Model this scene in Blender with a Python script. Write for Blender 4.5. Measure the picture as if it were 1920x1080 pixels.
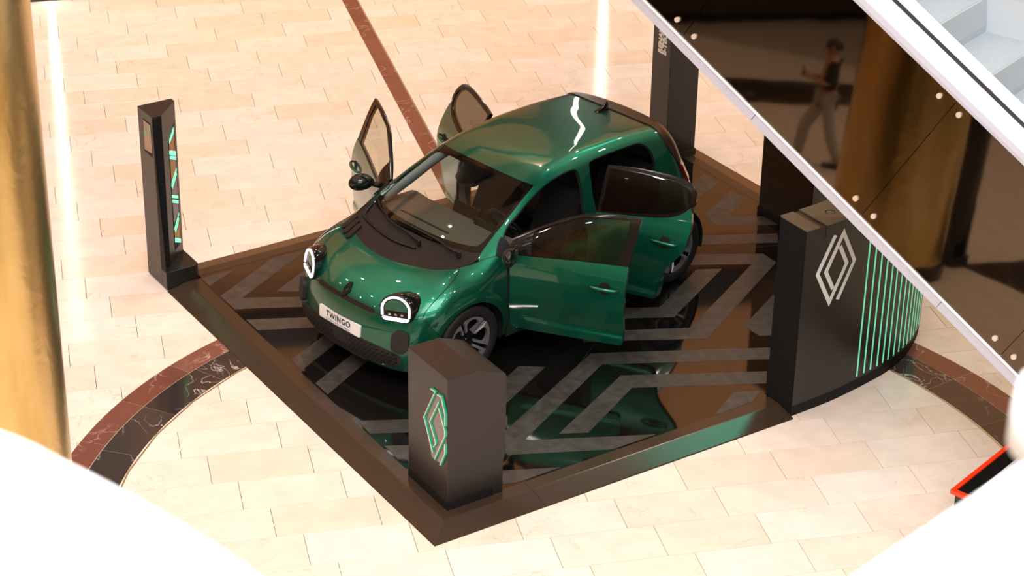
import bpy, bmesh, math, random
import numpy as np
from mathutils import Vector, Matrix, geometry

random.seed(7)
SC = bpy.context.scene
COL = SC.collection
for o in list(bpy.data.objects): bpy.data.objects.remove(o)

# ---------------------------------------------------------------- camera
CAM_F, CAM_PITCH, CAM_ROLL, CAM_H = 4015.5, .46743, .00599, 9.0961      # focal length in pixels of the 1920 frame
CAM_CX, CAM_CY = -95.14, -101.79                                        # principal point off centre (the picture is a crop)
fw = Vector((0, math.cos(CAM_PITCH), -math.sin(CAM_PITCH)))
r0 = Vector((1, 0, 0)); u0 = r0.cross(fw)
rt_ = r0 * math.cos(CAM_ROLL) + u0 * math.sin(CAM_ROLL)
up_ = -r0 * math.sin(CAM_ROLL) + u0 * math.cos(CAM_ROLL)
cd = bpy.data.cameras.new('camera'); cam = bpy.data.objects.new('camera', cd); COL.objects.link(cam)
cam.matrix_world = Matrix(((rt_.x, up_.x, -fw.x, 0), (rt_.y, up_.y, -fw.y, 0), (rt_.z, up_.z, -fw.z, CAM_H), (0, 0, 0, 1)))
cd.sensor_width = 36; cd.lens = CAM_F / 1920 * 36
cd.shift_x = -CAM_CX / 1920; cd.shift_y = CAM_CY / 1920
cd.clip_start = .05; cd.clip_end = 300
cd.dof.use_dof = True; cd.dof.focus_distance = 18.2; cd.dof.aperture_fstop = 4.0
SC.camera = cam

def project(P):
    d = Vector(P) - Vector((0, 0, CAM_H)); z = d.dot(fw)
    return 960 + CAM_CX + CAM_F * d.dot(rt_) / z, 540 + CAM_CY - CAM_F * d.dot(up_) / z

# ---------------------------------------------------------------- world, lamps, exposure
SC.view_settings.view_transform = 'Standard'; SC.view_settings.look = 'None'
SC.view_settings.gamma = 1; SC.view_settings.use_curve_mapping = False
SC.view_settings.exposure = -.52
W = bpy.data.worlds.new('world'); SC.world = W; W.use_nodes = True
bg = W.node_tree.nodes['Background']
bg.inputs[0].default_value = (.60, .45, .32, 1); bg.inputs[1].default_value = .34

def spot(x, y, z, watts, col, size=.13, cone=130):
    l = bpy.data.lights.new('spot_lamp', 'SPOT'); l.energy = watts; l.color = col; l.shadow_soft_size = size
    l.spot_size = math.radians(cone); l.spot_blend = .6
    o = bpy.data.objects.new('spot_lamp', l); COL.objects.link(o); o.location = (x, y, z); return o
LAMPS = []
for i in range(8):
    for j in range(7):
        x = -19.7 + 4.6 * i + (1.3 if j % 2 else 0); y = 1.5 + 4.9 * j
        LAMPS.append((x, y)); spot(x, y, 12.6, 590, (1, .905, .825))
def area(loc, rot, sx, sy, watts, col):
    l = bpy.data.lights.new('area_lamp', 'AREA'); l.shape = 'RECTANGLE'; l.size = sx; l.size_y = sy; l.energy = watts; l.color = col
    o = bpy.data.objects.new('area_lamp', l); COL.objects.link(o); o.location = loc; o.rotation_euler = rot; return o
area((0, 4, 13.6), (0, 0, 0), 12, 9, 2700, (.93, .96, 1))          # glazed roof light above the atrium, near the camera
area((0, -7, 9.5), (math.radians(72), 0, 0), 15, 5, 1500, (.86, .93, 1))   # unseen cool fill added behind the camera, lifts faces turned towards it
for i in range(12):                                                   # unseen spots added to brighten the far wall for its reflections
    x = -17 + 3.6 * i; o = spot(x, 21.6 + .21 * (x + 5), 13.0, 950, (1, .80, .55), .12, 110); o.rotation_euler = (math.radians(42), 0, math.radians(12))

# ---------------------------------------------------------------- materials
def mat(name, col, rough=.5, metal=0., coat=0., spec=.5, emis=None, estr=0., var=None, bump=None, ior=1.5, coat_rough=.03):
    m = bpy.data.materials.new(name); m.use_nodes = True; nt = m.node_tree; b = nt.nodes['Principled BSDF']
    b.inputs['Base Color'].default_value = (*col, 1); b.inputs['Roughness'].default_value = rough; b.inputs['Metallic'].default_value = metal
    b.inputs['Coat Weight'].default_value = coat; b.inputs['Coat Roughness'].default_value = coat_rough
    b.inputs['Specular IOR Level'].default_value = spec; b.inputs['IOR'].default_value = ior
    if emis: b.inputs['Emission Color'].default_value = (*emis, 1); b.inputs['Emission Strength'].default_value = estr
    tc = None
    if var or bump:
        tc = nt.nodes.new('ShaderNodeTexCoord')
    if var:                                             # (scale, second colour, amount)
        n = nt.nodes.new('ShaderNodeTexNoise'); n.inputs['Scale'].default_value = var[0]; n.inputs['Detail'].default_value = 6
        nt.links.new(tc.outputs['Object'], n.inputs['Vector'])
        mx = nt.nodes.new('ShaderNodeMix'); mx.data_type = 'RGBA'; mx.inputs[6].default_value = (*col, 1); mx.inputs[7].default_value = (*var[1], 1)
        r = nt.nodes.new('ShaderNodeMapRange'); r.inputs[1].default_value = .4; r.inputs[2].default_value = .7; r.inputs[4].default_value = var[2]
        nt.links.new(n.outputs['Fac'], r.inputs[0]); nt.links.new(r.outputs[0], mx.inputs[0]); nt.links.new(mx.outputs[2], b.inputs['Base Color'])
    if bump:                                            # (scale, strength)
        n = nt.nodes.new('ShaderNodeTexNoise'); n.inputs['Scale'].default_value = bump[0]; n.inputs['Detail'].default_value = 3
        nt.links.new(tc.outputs['Object'], n.inputs['Vector'])
        bp = nt.nodes.new('ShaderNodeBump'); bp.inputs['Strength'].default_value = bump[1]; bp.inputs['Distance'].default_value = .02
        nt.links.new(n.outputs['Fac'], bp.inputs['Height']); nt.links.new(bp.outputs[0], b.inputs['Normal'])
    return m

def ramp(nt, stops):
    r = nt.nodes.new('ShaderNodeValToRGB'); e = r.color_ramp.elements
    while len(e) < len(stops): e.new(.5)
    for el, (p, c) in zip(e, stops): el.position = p; el.color = (*c, 1)
    return r

def stone(name, cols, vein, vein_amt, rough, vscale=3., per_object=True, spec=.5):
    """polished stone: a tone per slab, cloudy mottling and thin veins"""
    m = bpy.data.materials.new(name); m.use_nodes = True; nt = m.node_tree; L = nt.links; b = nt.nodes['Principled BSDF']
    tc = nt.nodes.new('ShaderNodeTexCoord'); oi = nt.nodes.new('ShaderNodeObjectInfo')
    off = nt.nodes.new('ShaderNodeVectorMath'); off.operation = 'MULTIPLY_ADD'
    comb = nt.nodes.new('ShaderNodeCombineXYZ')
    if per_object:
        mu = nt.nodes.new('ShaderNodeMath'); mu.operation = 'MULTIPLY'; mu.inputs[1].default_value = 91.
        L.new(oi.outputs['Random'], mu.inputs[0]); L.new(mu.outputs[0], comb.inputs[0]); L.new(mu.outputs[0], comb.inputs[1])
    add = nt.nodes.new('ShaderNodeVectorMath'); add.operation = 'ADD'
    L.new(tc.outputs['Object'], add.inputs[0]); L.new(comb.outputs[0], add.inputs[1])
    r = ramp(nt, cols)
    if per_object: L.new(oi.outputs['Random'], r.inputs[0])
    else:
        wn = nt.nodes.new('ShaderNodeTexNoise'); wn.inputs['Scale'].default_value = 1.3; L.new(tc.outputs['Object'], wn.inputs['Vector']); L.new(wn.outputs['Fac'], r.inputs[0])
    n1 = nt.nodes.new('ShaderNodeTexNoise'); n1.inputs['Scale'].default_value = 5; n1.inputs['Detail'].default_value = 5; L.new(add.outputs[0], n1.inputs['Vector'])
    mp = nt.nodes.new('ShaderNodeMapRange'); mp.inputs[1].default_value = .35; mp.inputs[2].default_value = .7; mp.inputs[3].default_value = .93; mp.inputs[4].default_value = 1.03
    L.new(n1.outputs['Fac'], mp.inputs[0])
    mul = nt.nodes.new('ShaderNodeMix'); mul.data_type = 'RGBA'; mul.blend_type = 'MULTIPLY'; mul.inputs[0].default_value = 1
    L.new(r.outputs[0], mul.inputs[6]); L.new(mp.outputs[0], mul.inputs[7])
    n2 = nt.nodes.new('ShaderNodeTexNoise'); n2.inputs['Scale'].default_value = vscale; n2.inputs['Detail'].default_value = 7; n2.inputs['Distortion'].default_value = 1.2
    L.new(add.outputs[0], n2.inputs['Vector'])
    ab = nt.nodes.new('ShaderNodeMath'); ab.operation = 'SUBTRACT'; ab.inputs[1].default_value = .5; L.new(n2.outputs['Fac'], ab.inputs[0])
    ab2 = nt.nodes.new('ShaderNodeMath'); ab2.operation = 'ABSOLUTE'; L.new(ab.outputs[0], ab2.inputs[0])
    m2 = nt.nodes.new('ShaderNodeMapRange'); m2.inputs[1].default_value = 0; m2.inputs[2].default_value = .012; m2.inputs[3].default_value = vein_amt; m2.inputs[4].default_value = 0
    L.new(ab2.outputs[0], m2.inputs[0])
    n3 = nt.nodes.new('ShaderNodeTexNoise'); n3.inputs['Scale'].default_value = 1.7; L.new(add.outputs[0], n3.inputs['Vector'])
    m3 = nt.nodes.new('ShaderNodeMapRange'); m3.inputs[1].default_value = .5; m3.inputs[2].default_value = .62; L.new(n3.outputs['Fac'], m3.inputs[0])
    mm = nt.nodes.new('ShaderNodeMath'); mm.operation = 'MULTIPLY'; L.new(m2.outputs[0], mm.inputs[0]); L.new(m3.outputs[0], mm.inputs[1])
    vm = nt.nodes.new('ShaderNodeMix'); vm.data_type = 'RGBA'; vm.inputs[7].default_value = (*vein, 1)
    L.new(mm.outputs[0], vm.inputs[0]); L.new(mul.outputs[2], vm.inputs[6]); L.new(vm.outputs[2], b.inputs['Base Color'])
    b.inputs['Roughness'].default_value = rough; b.inputs['Specular IOR Level'].default_value = spec
    return m

def glass(name, tint, rough=0.02, ior=1.5, dark=0.):
    """thin pane: tinted see-through plus mirror reflection by angle"""
    m = bpy.data.materials.new(name); m.use_nodes = True; nt = m.node_tree; nt.nodes.clear()
    out = nt.nodes.new('ShaderNodeOutputMaterial'); tr = nt.nodes.new('ShaderNodeBsdfTransparent'); gl = nt.nodes.new('ShaderNodeBsdfGlossy')
    fr = nt.nodes.new('ShaderNodeFresnel'); fr.inputs[0].default_value = ior; mx = nt.nodes.new('ShaderNodeMixShader')
    tr.inputs[0].default_value = (*tint, 1); gl.inputs['Roughness'].default_value = rough; gl.inputs[0].default_value = (1, 1, 1, 1)
    nt.links.new(fr.outputs[0], mx.inputs[0]); nt.links.new(tr.outputs[0], mx.inputs[1]); nt.links.new(gl.outputs[0], mx.inputs[2]); nt.links.new(mx.outputs[0], out.inputs[0])
    return m

def brushed_gold():
    m = bpy.data.materials.new('gold_leaf'); m.use_nodes = True; nt = m.node_tree; L = nt.links; b = nt.nodes['Principled BSDF']
    tc = nt.nodes.new('ShaderNodeTexCoord'); mp = nt.nodes.new('ShaderNodeMapping'); L.new(tc.outputs['Object'], mp.inputs[0])
    mp.inputs['Scale'].default_value = (1, 1, .25)
    n = nt.nodes.new('ShaderNodeTexNoise'); n.inputs['Scale'].default_value = 3.2; n.inputs['Detail'].default_value = 8; L.new(mp.outputs[0], n.inputs['Vector'])
    r = ramp(nt, [(.3, (.58, .39, .14)), (.55, (.78, .57, .25)), (.8, (.94, .79, .45))]); L.new(n.outputs['Fac'], r.inputs[0])
    L.new(r.outputs[0], b.inputs['Base Color']); b.inputs['Metallic'].default_value = 1; b.inputs['Roughness'].default_value = .27
    v = nt.nodes.new('ShaderNodeTexNoise'); v.inputs['Scale'].default_value = 4; v.inputs['Detail'].default_value = 9; v.inputs['Distortion'].default_value = 2; L.new(tc.outputs['Object'], v.inputs['Vector'])
    bp = nt.nodes.new('ShaderNodeBump'); bp.inputs['Strength'].default_value = .14; bp.inputs['Distance'].default_value = .02; L.new(v.outputs['Fac'], bp.inputs['Height']); L.new(bp.outputs[0], b.inputs['Normal'])
    return m

def car_paint():
    m = mat('green_metallic_paint', (.003, .075, .043), .36, .82, 1., .5, coat_rough=.015)
    nt = m.node_tree; b = nt.nodes['Principled BSDF']; lw = nt.nodes.new('ShaderNodeLayerWeight'); lw.inputs[0].default_value = .35
    r = ramp(nt, [(0, (.004, .155, .085)), (.7, (.003, .078, .053)), (1, (.002, .05, .042))]); nt.links.new(lw.outputs['Facing'], r.inputs[0]); nt.links.new(r.outputs[0], b.inputs['Base Color'])
    return m

M = {}
M['tile'] = stone('cream_marble', [(0, (.83, .67, .545)), (.3, (.84, .70, .595)), (.7, (.86, .735, .645)), (1, (.87, .765, .69))], (.55, .38, .24), .5, .13)
M['tile_far'] = stone('cream_marble_far', [(0, (.82, .66, .51)), (1, (.85, .74, .62))], (.6, .42, .28), .4, .13, per_object=False)
M['grout'] = mat('grout', (.30, .24, .18), .9)
M['red_stone'] = stone('rosso_marble', [(0, (.17, .062, .042)), (1, (.21, .08, .055))], (.62, .48, .42), .6, .12, 2.4)
M['dark_stone'] = stone('emperador_marble', [(0, (.035, .026, .023)), (1, (.055, .042, .036))], (.66, .62, .58), .7, .10, 2.6)
M['edge_metal'] = mat('brass_edge', (.45, .33, .2), .4, .8)
M['deck'] = mat('gloss_black_deck', (.005, .0042, .004), .05, 0, 0, .8, ior=1.6)
M['stripe'] = mat('satin_grey_tape', (.040, .034, .030), .30, 0, 0, .5, var=(14, (.085, .075, .07), .6))
M['frame'] = mat('satin_brown_black', (.042, .025, .015), .22, 0, 0, .6)
M['satin'] = mat('satin_black_panel', (.0155, .012, .0105), .33, 0, 0, .5)
M['matte'] = mat('matte_black', (.006, .006, .0065), .65, 0, 0, .25)
M['black_gloss'] = mat('gloss_black', (.006, .006, .006), .06, 0, 0, .6)
M['kiosk_top'] = mat('kiosk_top_grey', (.13, .13, .095), .3, 0, 0, .6)
M['white'] = mat('white_print', (.85, .84, .80), .45)
M['led'] = mat('green_led', (.2, .8, .5), .4, emis=(.18, 1, .52), estr=1.6)
M['led_line'] = mat('green_led_line', (.2, .6, .4), .4, emis=(.16, .85, .45), estr=.85)
M['green_edge'] = mat('green_acrylic_edge', (.02, .30, .14), .25, emis=(.02, .5, .25), estr=.25)
M['plexi'] = mat('smoked_acrylic', (.16, .14, .13), .12, 0, .4)
M['amber'] = mat('amber_honeycomb', (.55, .24, .05), .35, .3, var=(90, (.12, .05, .02), .8))
M['grey_honey'] = mat('grey_honeycomb', (.28, .24, .26), .35, .3, var=(90, (.06, .05, .06), .8))
M['screen'] = mat('copper_screen', (.22, .11, .07), .2, 0, .6)
M['paint'] = car_paint()
M['cowl'] = mat('cowl_black_plastic', (.014, .009, .008), .5, 0, 0, .22, bump=(500, .08))
M['plastic'] = mat('black_plastic', (.006, .0055, .0055), .42, 0, 0, .25)
M['grille'] = mat('grille_grey_plastic', (.026, .022, .020), .5, 0, 0, .3)
M['rubber'] = mat('tyre_rubber', (.010, .0095, .009), .6, 0, 0, .35, bump=(160, .15))
M['alloy'] = mat('machined_alloy', (.60, .60, .64), .28, .85)
M['frit'] = mat('black_frit', (.008, .006, .0055), .14, 0, 0, .3)
M['ws'] = glass('windscreen_glass', (.80, .84, .80))
M['side_glass'] = glass('side_glass', (.62, .64, .58))
M['privacy'] = glass('privacy_glass', (.16, .17, .15))
M['dash'] = mat('dashboard_grey', (.12, .108, .088), .75, 0, 0, .3, bump=(300, .1))
M['seat'] = mat('seat_fabric', (.009, .0085, .0085), .9, 0, 0, .2)
M['trim_grey'] = mat('pale_pillar_trim', (.42, .47, .50), .6)
M['cabin'] = mat('cabin_black', (.012, .011, .011), .8, 0, 0, .2)
M['drl'] = mat('white_daylight_lamp', (.9, .9, 1), .3, emis=(.93, .93, 1), estr=2.0)
M['chrome'] = mat('chrome', (.75, .75, .76), .12, 1)
M['plate'] = mat('white_plate', (.88, .88, .88), .3, 0, .3)
M['ink'] = mat('black_ink', (.015, .015, .017), .5)
M['grey_ink'] = mat('grey_ink', (.16, .16, .17), .5)
M['spoiler'] = mat('satin_bronze_black', (.045, .024, .016), .33, .35)
M['lamp_red'] = mat('tail_lamp_red', (.10, .004, .004), .08, 0, .5)
M['gold'] = brushed_gold()
M['dark_mirror'] = mat('dark_polished_steel', (.13, .100, .072), .03, 1., bump=(1.1, .035))
M['trim_white'] = mat('white_lacquer_metal', (.52, .52, .60), .35, 0, .2)
M['deck_white'] = mat('white_decking', (.92, .91, .93), .3, 0, .3)
M['gap'] = mat('black_brush', (.02, .022, .03), .6)
M['red_dot'] = mat('red_marker', (.7, .05, .06), .5)
M['step'] = mat('step_aluminium', (.47, .53, .58), .5, .15, bump=(60, .05))
M['skirt'] = mat('skirt_steel', (.72, .76, .80), .35, .3)
M['disc'] = mat('pale_disc', (.80, .66, .55), .3, .4)
M['parapet'] = mat('white_parapet', (.93, .93, .91), .5)
M['red_rim'] = mat('red_lacquer', (.85, .035, .005), .25, 0, .5)
M['bronze_wall'] = mat('bronze_wall', (.66, .31, .12), .7)
M['dark_wall'] = mat('dark_marble_wall', (.02, .015, .014), .3)
M['light_strip'] = mat('light_strip', (1, .95, .85), .4, emis=(1, .93, .8), estr=14)
M['banner'] = mat('green_led_screen', (.05, .4, .3), .4, emis=(.03, .75, .48), estr=13)
M['ceiling'] = mat('ceiling_plaster', (.60, .50, .40), .9)
M['skin'] = mat('skin', (.45, .24, .16), .6)
M['shirt'] = mat('dark_shirt', (.015, .014, .016), .8)
M['trousers'] = mat('grey_trousers', (.42, .38, .34), .85)
M['hair'] = mat('dark_hair', (.012, .009, .008), .6)

# ---------------------------------------------------------------- object helpers
def link(o, parent=None):
    COL.objects.link(o)
    if parent is not None: o.parent = parent
    return o
def mesh_obj(name, verts, faces, m, parent=None, mats=None, fmat=None, smooth=False):
    me = bpy.data.meshes.new(name); me.from_pydata([tuple(map(float, v)) for v in verts], [], [tuple(map(int, f)) for f in faces])
    for x in (mats or [m]): me.materials.append(x)
    if fmat is not None: me.polygons.foreach_set('material_index', fmat)
    if smooth: me.polygons.foreach_set('use_smooth', [True] * len(me.polygons))
    me.update()
    return link(bpy.data.objects.new(name, me), parent)
def empty(name, loc=(0, 0, 0), rz=0., parent=None):
    o = bpy.data.objects.new(name, None); o.location = loc; o.rotation_euler = (0, 0, rz); o.empty_display_size = .1
    return link(o, parent)
def tag(o, label=None, cat=None, group=None, kind=None):
    if label: o['label'] = label
    if cat: o['category'] = cat
    if group: o['group'] = group
    if kind: o['kind'] = kind
    return o
class MB:
    """collects shapes of one mesh"""
    def __init__(s): s.v = []; s.f = []; s.m = []
    def add(s, v, f, mi=0):
        n = len(s.v); s.v += [tuple(map(float, p)) for p in v]; s.f += [tuple(n + i for i in q) for q in f]; s.m += [mi] * len(f); return s
    def prism(s, poly, z0, z1, fr=None, mi=0, top_mi=None):
        """poly in the xy plane of a frame fr(x, y, z) -> world"""
        fr = fr or (lambda x, y, z: (x, y, z)); n = len(poly)
        v = [fr(x, y, z0) for x, y in poly] + [fr(x, y, z1) for x, y in poly]
        s.add(v, [tuple(range(n - 1, -1, -1))] + [(i, (i+1) % n, n + (i+1) % n, n + i) for i in range(n)], mi)
        return s.add(v, [tuple(range(n, 2*n))], mi if top_mi is None else top_mi)
    def box(s, c, h, mi=0, R=None):
        c = Vector(c); R = R or Matrix.Identity(3)
        v = [c + R @ Vector((sx*h[0], sy*h[1], sz*h[2])) for sx in (-1, 1) for sy in (-1, 1) for sz in (-1, 1)]
        return s.add(v, [(0, 1, 3, 2), (4, 6, 7, 5), (0, 4, 5, 1), (2, 3, 7, 6), (0, 2, 6, 4), (1, 5, 7, 3)], mi)
    def tube(s, pts, r, n=8, mi=0, caps=True):
        pts = [Vector(p) for p in pts]; rs = r if isinstance(r, (list, tuple)) else [r] * len(pts); ring = []; prev = None
        for i, p in enumerate(pts):
            t = (pts[min(i+1, len(pts)-1)] - pts[max(i-1, 0)]).normalized()
            a = prev if prev is not None else (Vector((0, 0, 1)) if abs(t.z) < .9 else Vector((1, 0, 0)))
            x = (a - t * a.dot(t)).normalized(); y = t.cross(x); prev = x
            ring.append([p + (x * math.cos(2*math.pi*k/n) + y * math.sin(2*math.pi*k/n)) * rs[i] for k in range(n)])
        f = [(i*n+k, i*n+(k+1) % n, (i+1)*n+(k+1) % n, (i+1)*n+k) for i in range(len(pts)-1) for k in range(n)]
        if caps: f += [tuple(range(n-1, -1, -1)), tuple(range((len(pts)-1)*n, len(pts)*n))]
        return s.add([q for rr in ring for q in rr], f, mi)
    def lathe(s, prof, fr, n=48, mi=0, a0=0., a1=2*math.pi):
        """prof [(r, h)], fr(x, y, h) -> world"""
        closed = abs(a1 - a0 - 2*math.pi) < 1e-6; k = n if closed else n + 1
        v = [fr(r*math.cos(a0 + (a1-a0)*i/n), r*math.sin(a0 + (a1-a0)*i/n), h) for i in range(k) for r, h in prof]; q = len(prof)
        f = [(i*q+j, ((i+1) % k)*q+j, ((i+1) % k)*q+j+1, i*q+j+1) for i in range(n) for j in range(q-1)]
        return s.add(v, f, mi)
    def build(s, name, m, parent=None, smooth=False, angle=None, bevel=0.):
        mats = m if isinstance(m, list) else [m]
        o = mesh_obj(name, s.v, s.f, None, parent, mats, s.m, smooth or angle is not None)
        bm = bmesh.new(); bm.from_mesh(o.data); bmesh.ops.remove_doubles(bm, verts=bm.verts, dist=1e-5); bmesh.ops.recalc_face_normals(bm, faces=bm.faces)
        if bevel: bmesh.ops.bevel(bm, geom=[e for e in bm.edges if len(e.link_faces) == 2 and e.calc_face_angle(0) > .5], offset=bevel, segments=2, affect='EDGES', profile=.6, clamp_overlap=True)
        bm.to_mesh(o.data); bm.free()
        if angle is not None: o.data.set_sharp_from_angle(angle=math.radians(angle))
        return o
def text_mesh(s, size, bold=0., spacing=1.):
    cu = bpy.data.curves.new('t', 'FONT'); cu.body = s; cu.size = size; cu.align_x = 'CENTER'; cu.align_y = 'CENTER'; cu.offset = bold; cu.space_character = spacing; cu.resolution_u = 4
    o = bpy.data.objects.new('t', cu); COL.objects.link(o); dg = bpy.context.evaluated_depsgraph_get(); me = bpy.data.meshes.new_from_object(o.evaluated_get(dg))
    v = [(p.co.x, p.co.y) for p in me.vertices]; f = [tuple(p.vertices) for p in me.polygons]
    bpy.data.objects.remove(o); bpy.data.curves.remove(cu); bpy.data.meshes.remove(me); return v, f
def stroke(path, w):
    """flat mitred band along an open path -> left and right outlines joined as one polygon list of quads"""
    P = [Vector((*p, 0)) for p in path]; L_ = []; R_ = []
    for i, p in enumerate(P):
        d0 = (P[i] - P[i-1]).normalized() if i else None; d1 = (P[i+1] - P[i]).normalized() if i < len(P)-1 else None
        d = (d0 or d1) if (d0 is None or d1 is None) else (d0 + d1).normalized()
        n = Vector((-d.y, d.x, 0)); k = 1. if (d0 is None or d1 is None) else 1 / max(.35, n.dot(Vector((-d0.y, d0.x, 0))))
        L_.append(p + n*w*k); R_.append(p - n*w*k)
    return [[(L_[i].x, L_[i].y), (L_[i+1].x, L_[i+1].y), (R_[i+1].x, R_[i+1].y), (R_[i].x, R_[i].y)] for i in range(len(P)-1)]
LOGO = [[(-.145, .995), (-.668, -.02), (-.15, -.992), (.372, .03), (.062, .612)], [(.145, -.995), (.668, .02), (.15, .992), (-.372, -.03), (-.062, -.612)]]   # two interlocked bands of a lozenge
# ---------------------------------------------------------------- car skin (implicit surface, car frame: x forward from front axle, y left, z up)
def spl(xs, ys):
    xs = np.array(xs, float); ys = np.array(ys, float)
    h = np.diff(xs); d = np.diff(ys) / h
    m = np.zeros(len(xs)); m[0] = d[0]; m[-1] = d[-1]
    for i in range(1, len(xs) - 1):
        if d[i-1] * d[i] > 0:
            w1 = 2 * h[i] + h[i-1]; w2 = h[i] + 2 * h[i-1]
            m[i] = (w1 + w2) / (w1 / d[i-1] + w2 / d[i])
    def f(x):
        x = np.asarray(x, float)
        i = np.clip(np.searchsorted(xs, x) - 1, 0, len(xs) - 2)
        t = np.clip((x - xs[i]) / h[i], -3, 4); hh = h[i]
        lo = t < 0; hi = t > 1; tc = np.clip(t, 0, 1)
        r = ((1 + 2*tc) * (1-tc)**2 * ys[i] + tc * (1-tc)**2 * hh * m[i] + tc**2 * (3 - 2*tc) * ys[i+1] + tc**2 * (tc-1) * hh * m[i+1])
        return r + np.where(lo, t * hh * m[i], 0) + np.where(hi, (t-1) * hh * m[i+1], 0)
    return f

T0 = spl([-2.9, -2.7, -2.5, -2.2, -1.9, -1.6, -1.3, -1.1, -.93, -.6, -.3, -.05, .08, .2, .33, .5, .61, .70],
         [1.345, 1.392, 1.425, 1.46, 1.482, 1.486, 1.470, 1.442, 1.392, 1.252, 1.110, .985, .945, .915, .878, .815, .745, .655])
S0 = spl([.15, .22, .35, .5, .65, .8, .9, .97, 1.04, 1.15, 1.28, 1.40, 1.50],
         [.775, .800, .822, .836, .840, .838, .824, .802, .772, .722, .662, .600, .545])
WX = spl([-3.1, -2.9, -2.7, -2.45, -2.1, -1.4, -.6, -.1, .2, .45, .7], [.80, .90, .955, .99, 1.0, 1.0, 1.0, .99, .975, .94, .88])
FZ = spl([.12, .2, .3, .4, .5, .6, .66, .72, .80, .9], [.645, .680, .704, .710, .704, .680, .658, .615, .53, .36])
RZ = spl([.15, .2, .4, .6, .8, .9, 1.0, 1.1, 1.25, 1.40, 1.5], [2.93, 2.97, 3.07, 3.065, 3.02, 2.965, 2.91, 2.86, 2.79, 2.69, 2.60])

def smax(a, b, k):
    h = np.maximum(k - np.abs(a - b), 0) / k
    return np.maximum(a, b) + h * h * k * .25

def bump(x, c, w): return np.exp(-((x - c) / w) ** 2)

def SDF(x, y, z):
    y = np.abs(y); y2 = y * y
    hood = 1 / (1 + np.exp(-(x + .12) / .05))                 # 1 ahead of the windscreen, 0 behind
    xs = x + (.20 * y2) * (1 - .45 * hood)                    # screen and hood sweep back towards the sides
    top = T0(xs) - (1 - hood) * (.035 * y2 + .10 * y2 * y2) - hood * (.02 * y2)
    ft = (z - top) * (.93 - .05 * bump(x, -.5, .45))
    side = S0(z) * WX(x)
    side = side + .022 * bump(x, 0, .40) * bump(z, .52, .26) + .03 * bump(x, -2.49, .45) * bump(z, .62, .28)
    side = side - .012 * bump(x, -1.25, .75) * bump(z, .42, .13)
    side = side - .022 * bump(x, -.02, .20) * bump(z, .90, .10) + .014 * bump(x, .40, .14) * bump(z, .72, .1) + .012 * bump(x, -.6, .35) * bump(z, 1.1, .16)
    side = side - .02 * np.clip((-x - 1.7) / .9, 0, 1) * bump(z, 1.42, .12)
    sg = lambda t: 1 / (1 + np.exp(-np.clip(t, -30, 30)))
    side = side + .017 * sg((.432 - z + .02 * x) / .007) * sg((-.60 - x) / .02) * sg((x + 2.06) / .02)          # flute along the sills
    for wx in (0, -2.493):
        ra = np.hypot(x - wx, z - .32); side = side + .012 * sg((.432 - ra) / .006) * sg((z - .25) / .03)       # arch lips
    fs = (y - side) * .93
    lo = 1 - .22 * np.clip((.45 - z) / .2, 0, 1)
    ff = (x - (FZ(z) - lo * (.26 * y2 + .22 * y2 * y2))) * .92
    fr = (-x - (RZ(z) - .26 * y2 - .34 * y2 * y2)) * .92
    kk = .10 + .10 * hood
    f = smax(ft, fs, kk)
    f = smax(f, ff, .09)
    f = smax(f, fr, .10)
    return smax(f, .135 - z, .04)

def grad(P):
    e = 1e-4; x, y, z = P[..., 0], P[..., 1], P[..., 2]
    g = np.stack([SDF(x+e, y, z) - SDF(x-e, y, z), SDF(x, y+e, z) - SDF(x, y-e, z), SDF(x, y, z+e) - SDF(x, y, z-e)], -1)
    return g / np.linalg.norm(g, axis=-1, keepdims=True)

ZA = .50; XF = .0; XR = -2.3
def shoot(O, D, lo, hi):
    lo = np.full(O.shape[0], lo); hi = np.full(O.shape[0], hi)
    for _ in range(34):
        m = (lo + hi) / 2; P = O + D * m[:, None]
        ins = SDF(P[:, 0], P[:, 1], P[:, 2]) < 0
        lo = np.where(ins, m, lo); hi = np.where(ins, hi, m)
    return O + D * ((lo + hi) / 2)[:, None]

def on_skin(dom, uv):
    """map 2-D domain points onto the skin.  rad: (x, angle round the x axis), fcyl / rcyl: (plan angle, z)"""
    uv = np.asarray(uv, float); n = len(uv); z0 = np.zeros(n)
    if dom == 'rad':
        a = uv[:, 1]; O = np.stack([uv[:, 0], z0, z0 + ZA], -1); D = np.stack([z0, np.cos(a), np.sin(a)], -1)
    elif dom == 'fcyl':
        a = uv[:, 0]; O = np.stack([z0 + XF, z0, uv[:, 1]], -1); D = np.stack([np.cos(a), np.sin(a), z0], -1)
    else:
        a = uv[:, 0]; O = np.stack([z0 + XR, z0, uv[:, 1]], -1); D = np.stack([-np.cos(a), np.sin(a), z0], -1)
    return shoot(O, D, .02, 1.8)

def to_dom(dom, P):
    P = np.asarray(P, float)
    if dom == 'rad':
        a = np.arctan2(P[..., 2] - ZA, P[..., 1]); return np.stack([P[..., 0], np.where(a < -math.pi/2, a + 2*math.pi, a)], -1)
    if dom == 'fcyl': return np.stack([np.arctan2(P[..., 1], P[..., 0] - XF), P[..., 2]], -1)
    return np.stack([np.arctan2(P[..., 1], XR - P[..., 0]), P[..., 2]], -1)
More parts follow.
